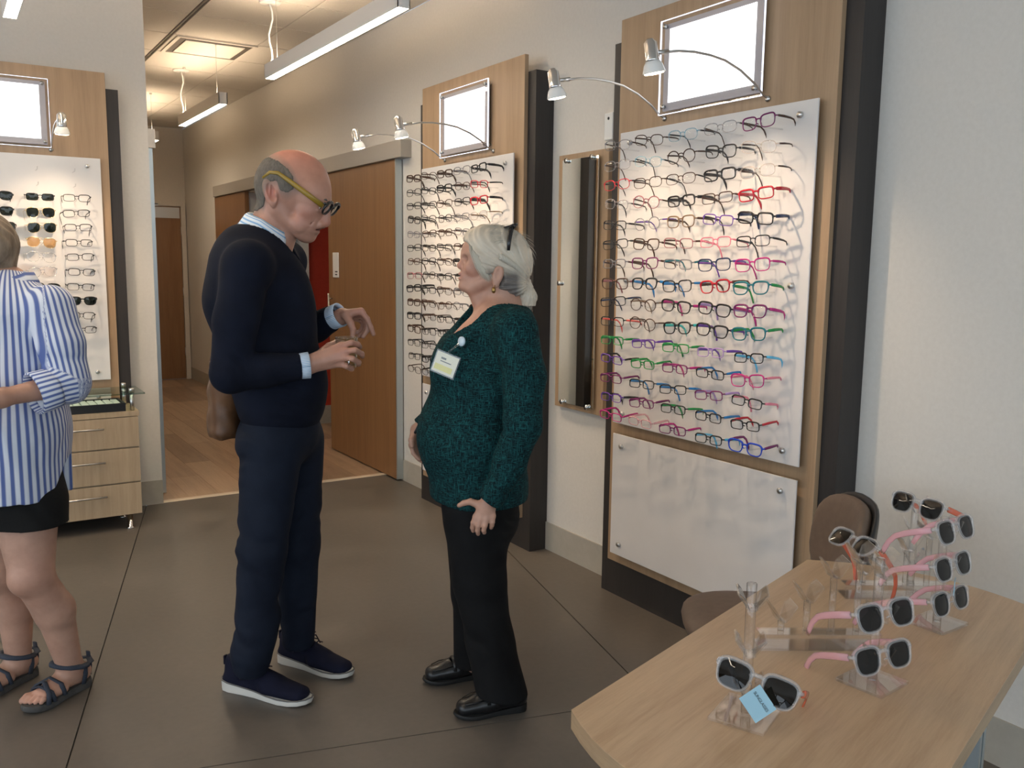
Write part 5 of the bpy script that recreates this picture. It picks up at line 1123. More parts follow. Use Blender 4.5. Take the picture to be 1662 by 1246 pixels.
def comb(x, y, z):      # locks sweep back from the brow to the tail
    u = ((x - p0[0]) * WF[0] + (y - p0[1]) * WF[1]) / S; v = (z - p0[2]) / S; w = ((x - p0[0]) * WL[0] + (y - p0[1]) * WL[1])
    a = np.arctan2(v + 34, u + 62) * 26 + w * 60; return 0.0017 * np.sin(a * 1.0 + 0.9 * np.sin(u * 0.09)) + 0.0011 * np.sin(a * 2.7 + w * 90)
f.warp((-1, -1, 1.2), (1, 1, 2), comb)
me, co = f.mesh('hair'); u_ = (co - p0) @ WF / S; v_ = (co - p0) @ WU / S
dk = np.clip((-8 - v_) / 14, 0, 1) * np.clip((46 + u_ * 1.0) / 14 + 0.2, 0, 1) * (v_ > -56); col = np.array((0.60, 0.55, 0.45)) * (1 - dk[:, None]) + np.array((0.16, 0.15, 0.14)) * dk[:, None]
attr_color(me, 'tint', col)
hm2 = skin_mat('silver_hair', 0.5); nn, ll, bb = nodes(hm2); bb.inputs['Specular IOR Level'].default_value = 0.35
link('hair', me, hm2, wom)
# loose strands and the braid over the side
rs = random.Random(5); st = MB()
for k in range(210):
    w = rs.uniform(-0.085, 0.085); a = rs.uniform(0.55, 1.75) ; r0 = rs.uniform(0.98, 1.04); n = 9; pts = []
    a1 = rs.uniform(-0.35, 0.1) if rs.random() < 0.7 else a - rs.uniform(0.4, 0.9)
    side = w / 0.086
    for i in range(n):
        t = i / (n - 1); ang = a + (math.pi + a1 - a) * t * rs.uniform(0.98, 1.02); rr = math.sqrt(max(0.05, 1 - (side * (1 - 0.25 * t)) ** 2)); pts.append(tuple(WP(-2 + 58 * rr * math.cos(ang) * r0, 12 + 46 * rr * math.sin(ang) * r0 - 6 * t * t, w * (1 - 0.3 * t) * r0 * 1.0)))
    st.tube(pts, [0.0007 if 0 < i < n - 1 else 0.0002 for i in range(n)], 3, cap=False)
for k in range(150):
    a = rs.uniform(0, 6.28); q = rs.uniform(6, 15); b = [(-48 + rs.uniform(-4, 4), -36), (-53 + q * math.cos(a) * 0.9, -56), (-50 + q * math.cos(a) * 0.9, -74), (-44 + q * math.cos(a) * 0.7, -86 - rs.uniform(0, 9))]
    st.tube([tuple(WP(u, v, math.sin(a) * q * S * (0.2 if i == 0 else 0.9))) for i, (u, v) in enumerate(b)], [0.0006, 0.0007, 0.0006, 0.0002], 3, cap=False)
for k in range(46):
    a = rs.uniform(1.2, 3.4); w = rs.uniform(-0.05, 0.05); pts = [tuple(WP(-2 + (57 + 9 * t) * math.cos(a + 0.35 * t), 12 + (45 + 9 * t) * math.sin(a + 0.35 * t), w)) for t in (0, 0.35, 0.7, 1.0)]
    st.tube(pts, [0.0004, 0.0004, 0.0003, 0.0001], 3, cap=False)
for w0 in (0.0,):
    for k in range(110):      # locks falling beside the face
        t0 = rs.random(); j0 = rs.uniform(-3, 3); st.tube([tuple(WP(24 + 16 * t0, 40 - 8 * t0, 0.058 - 0.01 * t0)), tuple(WP(24 + 13 * t0 + j0, 14 + j0, 0.070)), tuple(WP(16 + 11 * t0 + j0, -6 - 4 * t0, 0.074)), tuple(WP(4 + 10 * t0 + j0 * 2, -22 - 8 * t0 + j0, 0.072))], [0.0006, 0.0009, 0.0008, 0.0002], 3, cap=False)
hs = build('hair_strands', st, mat('silver_strand', (0.54, 0.495, 0.405), 0.5), wom)
br = MB()
for ph in range(3):
    pts = []
    for k in range(37):
        t = k / 36; a = ph * 2.094 + t * 22; c = np.array(WP(-8 - 44 * t, 9 - 22 * t - 8 * t * t, 0.086 - 0.050 * t * t)); pts.append(tuple(c + WU * (3.0 - 0.8 * t) * S * math.cos(a) + WL * 0.0035 * math.sin(a)))
    br.tube(pts, [(2.9 - 0.9 * k / 36) * S for k in range(37)], 7)
build('braid', br, mat('braid_silver', (0.52, 0.48, 0.40), 0.5), wom)
# top
f = Field((-0.34, -0.34, 0.66), (0.28, 0.34, 1.52), 0.0042)
f.chain([((0.0814, 0.0000, 1.3137), 0.070), ((0.0578, 0.0000, 1.2528), 0.118), ((0.0266, 0.0000, 1.1098), 0.150), ((-0.0088, 0.0000, 0.9128), 0.168), ((0.0046, 0.0000, 0.7551), 0.158), ((0.0093, 0.0000, 0.6700), 0.150)], 0.03, (SD, 1.16))
f.cone(SHL, SHR, 0.066, 0.066, 0.05); f.cone((0.0442, -0.0600, 1.3172), (-0.0500, -0.0700, 1.2381), 0.060, 0.060, 0.04); f.cone((0.0254, 0.0700, 1.3252), (-0.0666, 0.0600, 1.2260), 0.060, 0.058, 0.04); f.ball((-0.0776, -0.0600, 1.1572), (0.080, 0.09, 0.095), 0.05); f.ball((-0.0867, 0.0500, 1.1481), (0.075, 0.09, 0.095), 0.05); f.ball((-0.0949, 0.0000, 0.9437), (0.100, 0.15, 0.14), 0.06)
f.ball((0.1309, 0.0000, 1.2332), (0.055, 0.14, 0.12), 0.05)
trunk = f.v.copy()
nk = np.array((0.0610, 0.0000, 1.3417)); vb = np.array((-0.0939, -0.0500, 1.2279))
TF = np.array((-0.94, -0.34)); TL = np.array((0.34, -0.94))       # her chest heading and her left
def vcut(x, y, z):
    fw_ = (x - nk[0]) * TF[0] + (y - nk[1]) * TF[1]; lt = (x - nk[0]) * TL[0] + (y - nk[1]) * TL[1]
    half = np.interp(z, [vb[2] - 0.012, vb[2] + 0.01, nk[2] - 0.03, nk[2] + 0.05], [-0.02, 0.012, 0.078, 0.092]).astype(np.float32) + 0 * x
    front = np.maximum(np.abs(lt) - half, -fw_); rng = np.sqrt((fw_ + 0.018) ** 2 + lt ** 2) - 0.084
    rng = np.where(z > nk[2] - 0.030, rng, 1.0)
    return -np.minimum(front, rng)
f.cut((-0.3, -0.2, vb[2] - 0.03), (0.3, 0.2, 1.52), vcut)
f.cut((-0.5, -0.5, 0.6), (0.5, 0.5, 0.80), lambda x, y, z: (0.722 + 0.10 * np.clip(-x - 0.05, 0, 1) ** 1.0 + 0.3 * np.clip(-x - 0.08, 0, 1) ** 2) - z)
trunk = f.v.copy(); f.v[:] = 1.0
f.chain([(SHL, 0.071), ((0.1408, -0.1900, 1.1552), 0.066), (ELL, 0.058), ((0.0951, -0.2250, 0.8810), 0.050), ((0.0257, -0.2230, 0.7491), 0.037)], 0.02)
f.chain([(SHR, 0.068), (ELR, 0.056), ((-0.2037, 0.1650, 0.9250), 0.036)], 0.02)
wv = np.array((0.0142, -0.2230, 0.7491)) - np.array((0.0953, -0.2250, 0.8615)); wv /= np.linalg.norm(wv); sleeve_end(f, np.array((0.0313, -0.2230, 0.7688)), wv, 0.075)
w2 = np.array(WRR) - np.array(ELR); w2 /= np.linalg.norm(w2); sleeve_end(f, np.array((-0.2037, 0.1650, 0.9250)), w2, 0.07)
folds(f, (0.0583, -0.2000, 0.7963), 0.075, (-0.5, 0, -0.85), 0.040, 0.007, 1.0); folds(f, (0.1296, -0.2300, 0.9981), 0.08, (0.2, 0, 1), 0.06, 0.004, 1.0)
f.put((slice(None),) * 3, trunk, 0.016); del trunk
folds(f, (0.0822, -0.1600, 1.1896), 0.09, (0.7, 0, 0.7), 0.07, 0.005, 1.0); folds(f, (-0.1112, -0.1000, 0.8414), 0.14, (0.5, 0.1, 1), 0.07, 0.005, 1.2); folds(f, (-0.0420, -0.1500, 1.0708), 0.14, (0.3, 0, 1), 0.10, 0.004, 1.0); folds(f, (0.0458, -0.2000, 0.9044), 0.10, (0.6, 0, 1), 0.08, 0.004, 1.0)
me, co = f.mesh('knit_top')
km = mat('teal_black_knit', (0.02, 0.08, 0.085), 0.9, 0, 0.15); n, l, b = nodes(km)
va = tex_coord(km, (1, 1, 7.5)); vb_ = tex_coord(km, (7.0, 7.0, 0.9)); na = noise(km, va, 58, 3, 0.6, 0.35); nb_ = noise(km, vb_, 40, 3, 0.6, 0.4); nc = noise(km, tex_coord(km, (1, 1, 1)), 16, 2)
mxm = n.new('ShaderNodeMath'); mxm.operation = 'MAXIMUM'; l.new(na, mxm.inputs[0]); l.new(nb_, mxm.inputs[1])
base(km, ramp(km, mxm.outputs[0], [(0.47, (0.0035, 0.010, 0.012)), (0.56, (0.006, 0.036, 0.040)), (0.68, (0.012, 0.088, 0.090))])); bump(km, mxm.outputs[0], 0.35, 0.003)
link('knit_top', me, km, wom)
# trousers
f = Field((-0.24, -0.26, 0.02), (0.22, 0.30, 0.90), 0.0042)
f.chain([((0.0087, 0.0000, 0.7551), 0.122), ((0.0135, 0.0000, 0.6593), 0.128)], 0.03, (SD, 1.1)); 
f.cone((-0.0072, -0.0700, 0.7106), (0.0066, -0.0700, 0.4581), 0.112, 0.088, 0.03); f.cone((0.0066, -0.0700, 0.4581), (0.0431, -0.0800, 0.2474), 0.088, 0.078, 0.02); f.cone((0.0431, -0.0800, 0.2474), (0.0861, -0.0850, 0.0576), 0.078, 0.086, 0.02)
f.cone(HPR, KNR, 0.110, 0.086, 0.03); f.cone(KNR, (-0.0175, 0.1500, 0.0643), 0.080, 0.066, 0.02)
f.cut((-0.4, -0.4, 0), (0.4, 0.01, 0.12), lambda x, y, z: 0.068 - 0.08 * (x - 0.05) - z); f.cut((-0.4, 0.01, 0), (0.4, 0.4, 0.14), lambda x, y, z: 0.062 - z)
folds(f, (0.0493, -0.1600, 0.5731), 0.12, (0.6, 0, 1), 0.09, 0.005, 1.0); folds(f, (0.0724, -0.1500, 0.2570), 0.14, (0.7, 0, 1), 0.10, 0.006, 1.0); folds(f, (0.0995, -0.1000, 0.6778), 0.08, (0.2, 0, 1), 0.05, 0.006, 1.0)
me, co = f.mesh('trousers'); link('trousers', me, cloth_mat('black_crepe', (0.0042, 0.0042, 0.0048), (0.0085, 0.0085, 0.0092), 500, 0.85, 0.15), wom)
# loafers
M['loafer'] = speckle('black_leather', (0.008, 0.008, 0.009), (0.013, 0.013, 0.014), 60, 0.32, 0.08); M['rubber'] = mat('black_rubber', (0.01, 0.01, 0.01), 0.6)
for h_, t_ in (FTL, FTR):
    fm_, L = shoe_frame(h_, t_); L = max(0.20, L)
    f = Field((-0.08, -0.08, 0.0), (L + 0.08, 0.08, 0.13), 0.003)
    f.cone((0.004, 0, 0.045), (0.006, 0, 0.074), 0.033, 0.029, 0.01); f.cone((0.02, 0, 0.045), (L * 0.6, 0, 0.040), 0.035, 0.035, 0.015); f.cone((L * 0.5, 0, 0.045), (L * 0.96, 0, 0.034), 0.033, 0.026, 0.015, ((0, 1, 0), 1.38)); f.cone((L * 0.5, 0, 0.062), (L * 0.68, 0, 0.058), 0.020, 0.018, 0.02)
    f.cone((0.016, 0, 0.084), (L * 0.46, 0, 0.080), 0.030, 0.034, 0.008, None, 's'); f.cut((-1, -1, -1), (1, 1, 0.05), lambda x, y, z: 0.014 + 0.012 * np.clip(1 - x / L, 0, 1) - z)
    sv = np.array([(L * 0.96, 0.0)])
    me, co = f.mesh('shoe'); me.transform(fm_); o = link('shoe', me, M['loafer'], wom)
    build('sole', sole(L, 0.030, 0.014, 0.86).xform(fm_), M['rubber'], o)
    mo = [(L * 0.62, 0.034), (L * 0.80, 0.036), (L * 0.95, 0.028), (L * 1.03, 0.0), (L * 0.95, -0.028), (L * 0.80, -0.036), (L * 0.62, -0.034)]
    build('apron_seam', MB().tube([(x, y, 0.066 - 0.25 * max(0, x - L * 0.72)) for x, y in mo], 0.0022, 6).xform(fm_), M['loafer'], o)
    build('strap', MB().tube([(L * 0.58, -0.040, 0.050), (L * 0.57, -0.022, 0.078), (L * 0.57, 0, 0.083), (L * 0.57, 0.022, 0.078), (L * 0.58, 0.040, 0.050)], 0.008, 8, flat=((0, 0, 1), 0.4)).xform(fm_), M['loafer'], o)
# earring, necklace, wristband
gd = mat('old_gold', (0.40, 0.25, 0.09), 0.35, 1.0)
ec = WP(1, -43, 0.076); build('earring', MB().tube([WP(-1, -36, 0.076), ec], 0.0012, 5).lathe([(0.002, -0.012), (0.006, -0.008), (0.007, 0.0), (0.005, 0.006), (0.002, 0.008)], 12, ec, (0, 0, 1)), gd, wom)
nl = [(0.0497, -0.0780, 1.3321), (0.0204, -0.0880, 1.3109), (-0.0108, -0.0880, 1.2911), (-0.0304, -0.0750, 1.2840), (-0.0386, -0.0500, 1.2801), (-0.0413, 0.0000, 1.2762), (-0.0359, 0.0500, 1.2766)]
nlm = MB()
for a, b in zip(nl[:-1], nl[1:]):
    for k in range(7): q = Vector(a).lerp(Vector(b), k / 7); nlm.lathe([(0.0006, -0.002), (0.0022, 0), (0.0006, 0.002)], 6, q, (0.3, 0.2, 1))
build('necklace', nlm, gd, wom)
build('wristband', MB().tube([tuple(np.array((-0.2121, 0.1620, 0.9277)) + 0.034 * (np.array([0.45, 0, 0.89]) * math.cos(a) + np.array([0, 1, 0]) * math.sin(a))) for a in [2 * math.pi * k / 24 for k in range(24)]], 0.005, 8, 0, True), M['black'], wom)
WOMW = Matrix.Translation((1.48, 2.52, 0)) @ Matrix.Rotation(R(-30.426), 4, 'Z')
# sunglasses pushed up on the hair
sg_ = bpy.data.objects.new('sunglasses', None); COL.objects.link(sg_); tag(sg_, 'dark sunglasses pushed up on the silver haired woman\'s head', 'sunglasses')
Fv = Vector(WF * 0.25 + WU * 0.97).normalized(); Lv = Vector(WL); Uv = Fv.cross(Lv); Uv = Uv if Uv.dot(Vector(WF)) < 0 else -Uv; rx = (-Fv).cross(Uv); rm_ = Matrix((rx, -Fv, Uv)).transposed().to_4x4(); rm_.translation = Vector(WP(-26, 57, 0.0)); sg_.matrix_world = WOMW @ rm_
fm, ls, tm = STY['sun']; inst('front_frame', fm, sg_, mats=[GM['black']])
for m_ in ls: inst('lens', m_, sg_, mats=[SUNL['smoke']])
iv = rm_.inverted()
for w in (-1, 1): build('temple', MB().tube([iv @ Vector(WP(-27, 55, w * 0.068)), iv @ Vector(WP(-24, 44, w * 0.079)), iv @ Vector(WP(-22, 32, w * 0.087)), iv @ Vector(WP(-21, 18, w * 0.090))], [0.008, 0.008, 0.007, 0.005], 8, flat=((1, 0, 0), 0.45)), GM['black'], sg_)
# name badge on a reel
bl = Vector((-0.1040, -0.1500, 1.1852)); bd_ = thing('name_badge', 'clear name badge hanging from a white reel on the teal top', 'badge', WOMW @ bl, R(-30.426 - 28))
tl = Matrix.Rotation(R(17), 4, 'Y') @ Matrix.Rotation(R(-10), 4, 'X')
card = MB().box((-0.040, -0.002, -0.032), (0.040, 0.0, 0.032), 0, 0.0008).xform(tl); build('card', card, mat('badge_card', (0.66, 0.64, 0.50), 0.35), bd_)
build('yellow_stripe', MB().box((-0.034, -0.0026, -0.024), (0.030, -0.0021, -0.006)).xform(tl), mat('badge_yellow', (0.62, 0.58, 0.16), 0.4), bd_)
build('name_print', MB().box((-0.020, -0.0026, 0.012), (-0.002, -0.0021, 0.018)).box((-0.020, -0.0026, 0.004), (0.020, -0.0021, 0.007)).xform(tl), mat('badge_print', (0.10, 0.11, 0.10), 0.5), bd_)
build('sleeve', MB().box((-0.045, -0.0035, -0.038), (0.045, 0.0015, 0.038), 0, 0.002).xform(tl), M['acrylic'], bd_)
rl = WOMW.inverted() @ (WOMW @ Vector((-0.0527, -0.1350, 1.2575))); rel = Matrix.Rotation(R(28), 4, 'Z') @ (Vector((-0.0524, -0.1500, 1.2569)) - bl)
build('strap', MB().tube([(0.010, 0, 0.036), tuple(rel.lerp(Vector((0.010, 0, 0.036)), 0.5)), tuple(rel)], 0.0035, 6), M['acrylic'], bd_)
build('reel', MB().lathe([(0.012, -0.003), (0.0155, 0.0), (0.0150, 0.005), (0.008, 0.008)], 20, rel, (-0.35, -0.93, 0.1)), mat('reel_pale_blue', (0.62, 0.74, 0.82), 0.3), bd_)
# ================================================================== the woman at the left edge
lad = thing('person', 'woman in a blue striped shirt and black shorts at the left edge', 'person', (0.25, 3.30, 0), R(-4.33))
LS = 0.00229
LP, LF, LU, LL_ = head_frame((-0.1602, 0.0200, 1.5282), R(20), LS * 0.92, -1)
SHL, ELL, WRL = (0.0502, -0.1100, 1.3410), (0.0892, -0.1700, 1.1052), (-0.0923, -0.2600, 1.0832)
SHR, ELR, WRR = (-0.1707, 0.2000, 1.3182), (-0.2396, 0.2000, 1.0599), (-0.2064, -0.1000, 1.0390)
HPL, KNL, ANL = (-0.0548, -0.0600, 0.6758), (-0.0482, -0.1000, 0.4676), (0.0491, 0.0000, 0.0924)
HPR, KNR, ANR = (-0.1336, 0.1000, 0.6554), (-0.1428, 0.1000, 0.4289), (-0.1107, 0.1700, 0.0824)
TO = [((-0.0627, 0.0200, 1.4117), 0.055), ((-0.0558, 0.0200, 1.3160), 0.11), ((-0.0605, 0.0200, 1.1344), 0.125), ((-0.0714, 0.0000, 0.9333), 0.128), ((-0.0834, 0.0000, 0.7479), 0.13)]
SD = np.array((0.42, 0.90, 0)); SD /= np.linalg.norm(SD)
f = Field((-0.52, -0.42, -0.004), (0.32, 0.36, 1.70), 0.0042)
woman_head(f, 0, LP, LF, LU, LL_, LS * 0.92); woman_face(f, LP, LF, LU, LL_, LS * 0.92)
f.cone(LP(-12, -60), (-0.0627, 0.0200, 1.4117), 0.056, 0.06, 0.03)
f.chain([(p, r * 0.85) for p, r in TO], 0.03, (SD, 1.25)); f.cone(SHL, SHR, 0.055, 0.055, 0.03)
for A_, B_, C_ in ((SHL, ELL, WRL), (SHR, ELR, WRR)):
    f.cone(A_, B_, 0.047, 0.040, 0.015); f.cone(B_, C_, 0.040, 0.026, 0.012)
    A2, C2 = np.array(B_), np.array(C_); d_ = (C2 - A2) / np.linalg.norm(C2 - A2); pm_ = C2 + d_ * 0.09; f.cone(C2, pm_, 0.024, 0.028, 0.012, ((0, 0, 1), 1.3))
    for k in range(4): o_ = np.array((0, 0, 0.028 - 0.019 * k)); f.chain([(pm_ + o_, 0.0095), (pm_ + o_ * 1.1 + d_ * 0.035 + (0.0, -0.01, 0), 0.0088), (pm_ + o_ * 1.1 + d_ * 0.065 + (0.01, -0.03, -0.004), 0.0075)], 0.004)
    f.chain([(C2 + d_ * 0.03 + (0, 0, 0.02), 0.012), (C2 + d_ * 0.06 + (0, -0.02, 0.045), 0.0105), (C2 + d_ * 0.085 + (0, -0.03, 0.05), 0.008)], 0.008)
for A_, B_, C_ in ((HPL, KNL, ANL), (HPR, KNR, ANR)):
    B2 = np.array(B_); C2 = np.array(C_); f.cone(A_, B_, 0.098, 0.066, 0.02); f.cone(B_, B2 * 0.62 + C2 * 0.38 + (0.022, 0.012, 0), 0.060, 0.064, 0.02); f.cone(B2 * 0.62 + C2 * 0.38 + (0.022, 0.012, 0), C_, 0.060, 0.040, 0.02); f.ball(B2 + (-0.025, -0.02, 0), (0.045, 0.045, 0.05), 0.02)
FTL = ((0.0851, 0.0372, 0.0000), (-0.0585, -0.0780, 0.0000)); FTR = ((-0.0803, 0.2061, 0.0000), (-0.2183, 0.0893, 0.0000))
for (h_, t_), an in ((FTL, ANL), (FTR, ANR)):
    h_ = np.array(h_); t_ = np.array(t_); d_ = (t_ - h_); d_ /= np.linalg.norm(d_); s_ = np.array((d_[1], -d_[0], 0)); t_ = h_ + d_ * 0.165; z_ = np.array((0, 0, 1.0))
    f.cone(an, h_ + d_ * 0.02 + z_ * 0.058, 0.038, 0.036, 0.02); f.cone(h_ + z_ * 0.055, h_ + d_ * 0.06 + z_ * 0.055, 0.032, 0.034, 0.015); f.cone(h_ + d_ * 0.05 + z_ * 0.07, h_ + d_ * 0.14 + z_ * 0.047, 0.034, 0.024, 0.015); f.cone(h_ + d_ * 0.10 + z_ * 0.042, t_ + z_ * 0.038, 0.026, 0.022, 0.012, (s_, 1.75))
    for k in range(5): o_ = s_ * (0.034 - 0.017 * k); L_ = (0.045, 0.046, 0.042, 0.036, 0.028)[k if an is ANL else k]; r_ = (0.0115, 0.0085, 0.008, 0.0078, 0.0075)[k]; f.chain([(t_ + o_ * 0.95 + d_ * 0.008 + z_ * 0.038, r_ * 1.05), (t_ + o_ + d_ * (L_ * 0.6) + z_ * 0.040, r_), (t_ + o_ + d_ * L_ + z_ * 0.033, r_ * 0.95)], 0.004)
me, co = f.mesh('body'); sk = (0.47, 0.285, 0.21)
attr_color(me, 'tint', spots(co, sk, [(KNL, 0.07, (0.52, 0.25, 0.18), 0.5), (np.array(FTL[1]) + (0, 0, 0.03), 0.06, (0.58, 0.30, 0.22), 0.6), (WRL, 0.12, (0.46, 0.25, 0.17), 0.5)])); link('body', me, skin_mat('lady_skin', 0.5), lad)
for w in (-1, 1): eye_part(lad, LP(38.5, 4.5, w * 0.029), Vector(LF).normalized(), 0.0115)
f = Field((-0.48, -0.16, 1.30), (0.10, 0.22, 1.72), 0.004); s9 = LS * 0.92
f.ball(LP(-4, 12), (57 * s9, 0.086, 48 * s9), 0.01); f.ball(LP(14, 26), (34 * s9, 0.076, 30 * s9), 0.02); f.cone(LP(-30, 0), LP(-34, -40), 30 * s9, 22 * s9, 0.03, (LL_, 1.25))
f.cut((-1, -1, 1), (1, 1, 2), lambda x, y, z: (((x - LP(0, 0)[0]) * LF[0] + (y - LP(0, 0)[1]) * LF[1]) - np.interp((z - LP(0, 0)[2]) / s9, [-60, -20, 0, 24, 34, 60], [-14, 4, 18, 32, 46, 60]).astype(np.float32) * s9) * 0.8)
f.warp((-1, -1, 1), (1, 1, 2), lambda x, y, z: 0.0018 * np.sin(z * 60 + y * 330 + 2 * np.sin(x * 60)))
me, co = f.mesh('hair'); link('hair', me, speckle('light_brown_hair', (0.16, 0.11, 0.07), (0.30, 0.23, 0.16), 40, 0.6, 0.3, stretch=(1, 1, 0.2)), lad)
# striped shirt with rolled sleeve
f = Field((-0.30, -0.40, 0.62), (0.34, 0.40, 1.52), 0.0042)
f.chain([((-0.0619, 0.0200, 1.3958), 0.072), ((-0.0553, 0.0200, 1.3260), 0.118), ((-0.0588, 0.0200, 1.1343), 0.142), ((-0.0661, 0.0000, 0.9329), 0.150), ((-0.0774, 0.0000, 0.7263), 0.158)], 0.03, (SD, 1.30)); f.cone(SHL, SHR, 0.066, 0.066, 0.05)
hem0 = np.array((-0.0560, 0.0000, 0.7239))[2]; hem1 = np.array((0.0417, 0.0000, 0.8507))[2]
f.cut((-0.5, -0.5, 0.5), (0.5, 0.5, 0.95), lambda x, y, z: hem0 + (hem1 - hem0) * np.exp(-((x - 0.085) / 0.045) ** 2) * (y < 0.0) - 0.01 * np.sin(x * 9) - z)
trunk = f.v.copy(); f.v[:] = 1
f.chain([(SHL, 0.074), ((0.0748, -0.1500, 1.2257), 0.068), (ELL, 0.062), ((0.0082, -0.2050, 1.0868), 0.060)], 0.02); f.chain([(SHR, 0.070), (ELR, 0.06), ((-0.2258, 0.0800, 1.0544), 0.056)], 0.02)
wv = np.array((0.0082, -0.2050, 1.0868)) - np.array(ELL); wv /= np.linalg.norm(wv); wc = np.array((0.0047, -0.2070, 1.0854)); sleeve_end(f, wc, wv, 0.09)
folds(f, (0.0893, -0.2000, 1.1285), 0.08, (0.4, 0, 1), 0.045, 0.008, 1.2); folds(f, (0.0314, -0.2200, 1.0798), 0.06, (1, 0, 0.4), 0.04, 0.005, 1.0)
arms = f.v.copy(); armf = f; f.put((slice(None),) * 3, trunk, 0.014)
folds(f, (-0.0068, -0.1300, 1.1485), 0.12, (0.9, 0, 0.5), 0.07, 0.007, 1.2); folds(f, (-0.0087, -0.1200, 0.9491), 0.13, (1, 0, 0.25), 0.075, 0.006, 0.8); folds(f, (-0.0811, -0.1400, 0.8793), 0.14, (1, 0, 0.1), 0.09, 0.006, 0.6); folds(f, (0.0451, -0.1000, 0.9617), 0.08, (0.8, 0, -0.6), 0.05, 0.006, 1.0)
me, co = f.mesh('shirt')
gi = np.clip(np.round((co - f.lo) / f.h).astype(int), 0, f.n - 1); on_arm = arms[tuple(gi.T)] < trunk[tuple(gi.T)]; del arms, trunk
def arm_coord(co):
    best = np.full(len(co), 9.0); out = np.zeros(len(co)); joints = [np.array(SHL), np.array(ELL), np.array((-0.0356, -0.2200, 1.0837))]; back = np.array(((0.3, 0.9, 0.3)))
    for a, b in zip(joints[:-1], joints[1:]):
        d = b - a; t = np.clip(((co - a) @ d) / (d @ d), 0, 1); q = co - a - t[:, None] * d; dist = np.linalg.norm(q, axis=1); u = d / np.linalg.norm(d); e1_ = np.cross(u, back); e1_ /= np.linalg.norm(e1_); e2_ = np.cross(u, e1_)
        ang = np.arctan2(q @ e2_, q @ e1_) * 0.066; m_ = dist < best; best[m_] = dist[m_]; out[m_] = ang[m_]
    return out
cx_ = np.array([(-0.0588, 0.0200, 1.1343)[0], (-0.0588, 0.0200, 1.1343)[1]]); tors = np.arctan2(co[:, 0] - cx_[0], -(co[:, 1] - cx_[1] - 0.05)) * 0.17
attr_float(me, 'stripe', np.where(on_arm & (co[:, 0] > 0.03), arm_coord(co), tors))
M['lady_stripe'] = stripe_mat('blue_white_stripe', (0.68, 0.72, 0.80), (0.105, 0.15, 0.36), 62, 0.50); link('shirt', me, M['lady_stripe'], lad)
def band(name, c, d, r, L, m, par, freq):
    c = np.array(c); d = np.array(d); a = np.cross(d, [0, 0, 1]); a /= np.linalg.norm(a); b = np.cross(d, a); rows = []
    for t, rr in ((-0.01, r * 0.97), (0, r), (L, r * 1.04), (L + 0.002, r * 0.98), (L * 0.4, r * 0.9)): rows.append([tuple(c + d * t + (a * math.cos(q) + b * math.sin(q)) * rr * (1 + 0.03 * math.sin(3 * q))) for q in [2 * math.pi * k / 36 for k in range(37)]])
    o = ring_sheet(name, rows, m, par, [0] * 5, 0.003); o.data.attributes['stripe'].data.foreach_set('value', np.array([k / 36 * 2 * math.pi * r for _ in rows for k in range(37)], np.float32)); return o
band('rolled_cuff', wc - wv * 0.035, wv, 0.0635, 0.052, M['lady_stripe'], lad, 72)
nk_ = np.array((-0.0679, 0.0200, 1.4117)); mbx = []
for r_, h_ in ((0.066, 0.0), (0.070, 0.035), (0.078, 0.040), (0.090, 0.016), (0.102, -0.014)): mbx.append([tuple(nk_ + np.array((math.cos(a) * r_, math.sin(a) * r_, h_ - 0.03 * max(0, -math.cos(a - R(40)))))) for a in [R(-150 + 300 * k / 30) for k in range(31)]])
ring_sheet('collar', mbx, M['lady_stripe'], lad, [0, 0.02, 0.03, 0.045, 0.065], 0.002)
# shorts
f = Field((-0.30, -0.30, 0.50), (0.28, 0.34, 0.92), 0.0045)
f.chain([((-0.0764, 0.0000, 0.8097), 0.13), ((-0.0750, 0.0000, 0.7050), 0.142)], 0.03, (SD, 1.22)); f.cone((-0.0498, -0.0500, 0.7039), (-0.0474, -0.0700, 0.6151), 0.120, 0.118, 0.03); f.cone((-0.1288, 0.1000, 0.6763), (-0.1455, 0.1100, 0.5787), 0.118, 0.114, 0.03)
hz = np.array((-0.0517, -0.1000, 0.6343))[2]; f.cut((-1, -1, 0.4), (1, 1, 0.7), lambda x, y, z: hz - 0.05 * (x - 0.05) - z); folds(f, (-0.0213, -0.1400, 0.7125), 0.10, (0.6, 0, 1), 0.08, 0.005, 1.0)
me, co = f.mesh('shorts'); link('shorts', me, cloth_mat('black_twill', (0.006, 0.006, 0.006), (0.012, 0.012, 0.012), 400, 0.85, 0.2), lad)
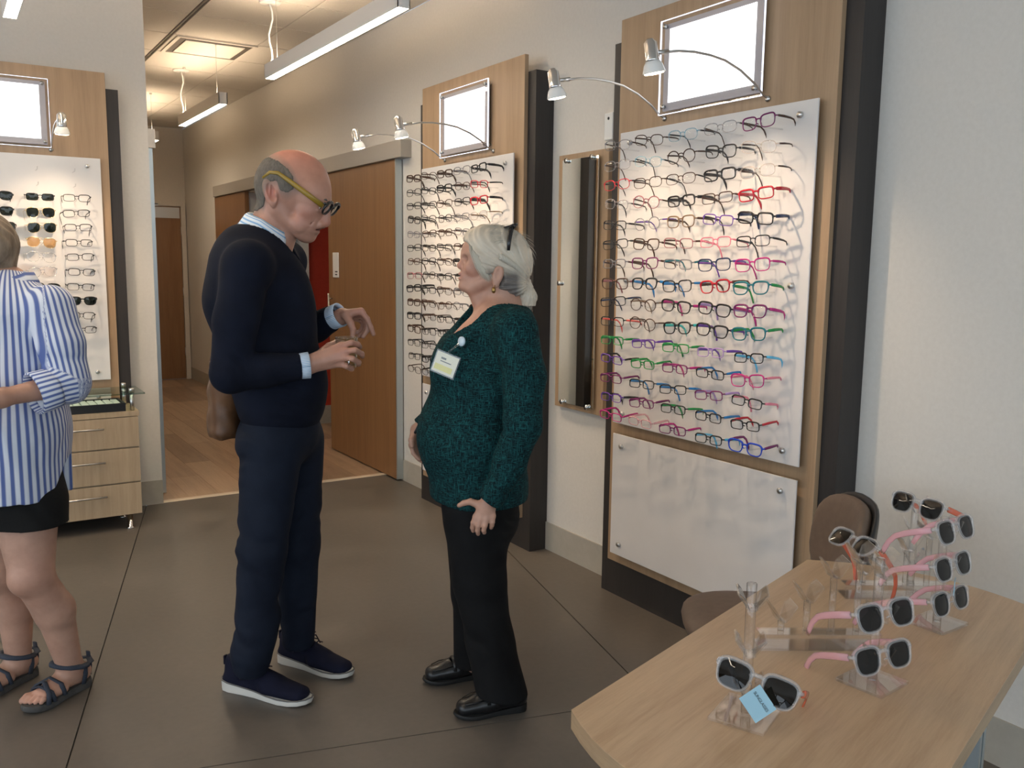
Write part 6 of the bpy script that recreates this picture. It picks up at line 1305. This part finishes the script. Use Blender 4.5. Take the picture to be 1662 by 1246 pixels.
# sandals
M['sandal_sole'] = speckle('grey_brown_sole', (0.055, 0.052, 0.050), (0.085, 0.080, 0.075), 40, 0.8, 0.1); M['strap_blue'] = cloth_mat('slate_blue_webbing', (0.030, 0.036, 0.052), (0.055, 0.064, 0.085), 300, 0.8, 0.3)
for h_, t_ in (FTL, FTR):
    fm_, _ = shoe_frame(h_, t_); L = 0.205
    o = build('sandal', sole(L, 0.028, 0.022, 0.96).xform(fm_), M['sandal_sole'], lad)
    def strap(pts, r=0.0085, fl=0.3, axis=(0, 0, 1)): build('strap', MB().tube(pts, r, 8, flat=(axis, fl)).xform(fm_), M['strap_blue'], o)
    strap([(0.150, -0.046, 0.022), (0.160, -0.042, 0.054), (0.165, 0, 0.071), (0.158, 0.042, 0.056), (0.150, 0.048, 0.022)])
    strap([(0.115, -0.042, 0.026), (0.135, -0.040, 0.062), (0.150, 0, 0.079), (0.168, 0.042, 0.056), (0.176, 0.048, 0.022)])
    strap([(0.178, -0.048, 0.022), (0.150, -0.042, 0.060), (0.130, 0, 0.088), (0.118, 0.040, 0.068), (0.108, 0.044, 0.026)])
    strap([(0.016, -0.047, 0.094), (0.045, -0.055, 0.100), (0.078, -0.044, 0.108), (0.098, -0.02, 0.114), (0.102, 0.0, 0.116), (0.098, 0.02, 0.114), (0.078, 0.044, 0.108), (0.045, 0.055, 0.100), (0.016, 0.047, 0.094)], 0.013, 0.7)
    strap([(0.030, -0.042, 0.028), (0.022, -0.044, 0.06), (0.020, -0.042, 0.09)], 0.010, 0.3, (0, 1, 0)); strap([(0.030, 0.042, 0.028), (0.022, 0.044, 0.06), (0.020, 0.042, 0.09)], 0.010, 0.3, (0, 1, 0))
    strap([(0.022, -0.041, 0.092), (-0.012, -0.033, 0.092), (-0.031, 0, 0.094), (-0.012, 0.033, 0.092), (0.022, 0.041, 0.092)], 0.011, 0.35, (0, 0, 1)); strap([(-0.030, 0, 0.030), (-0.035, 0, 0.065), (-0.030, 0, 0.115)], 0.011, 0.3, (1, 0, 0))
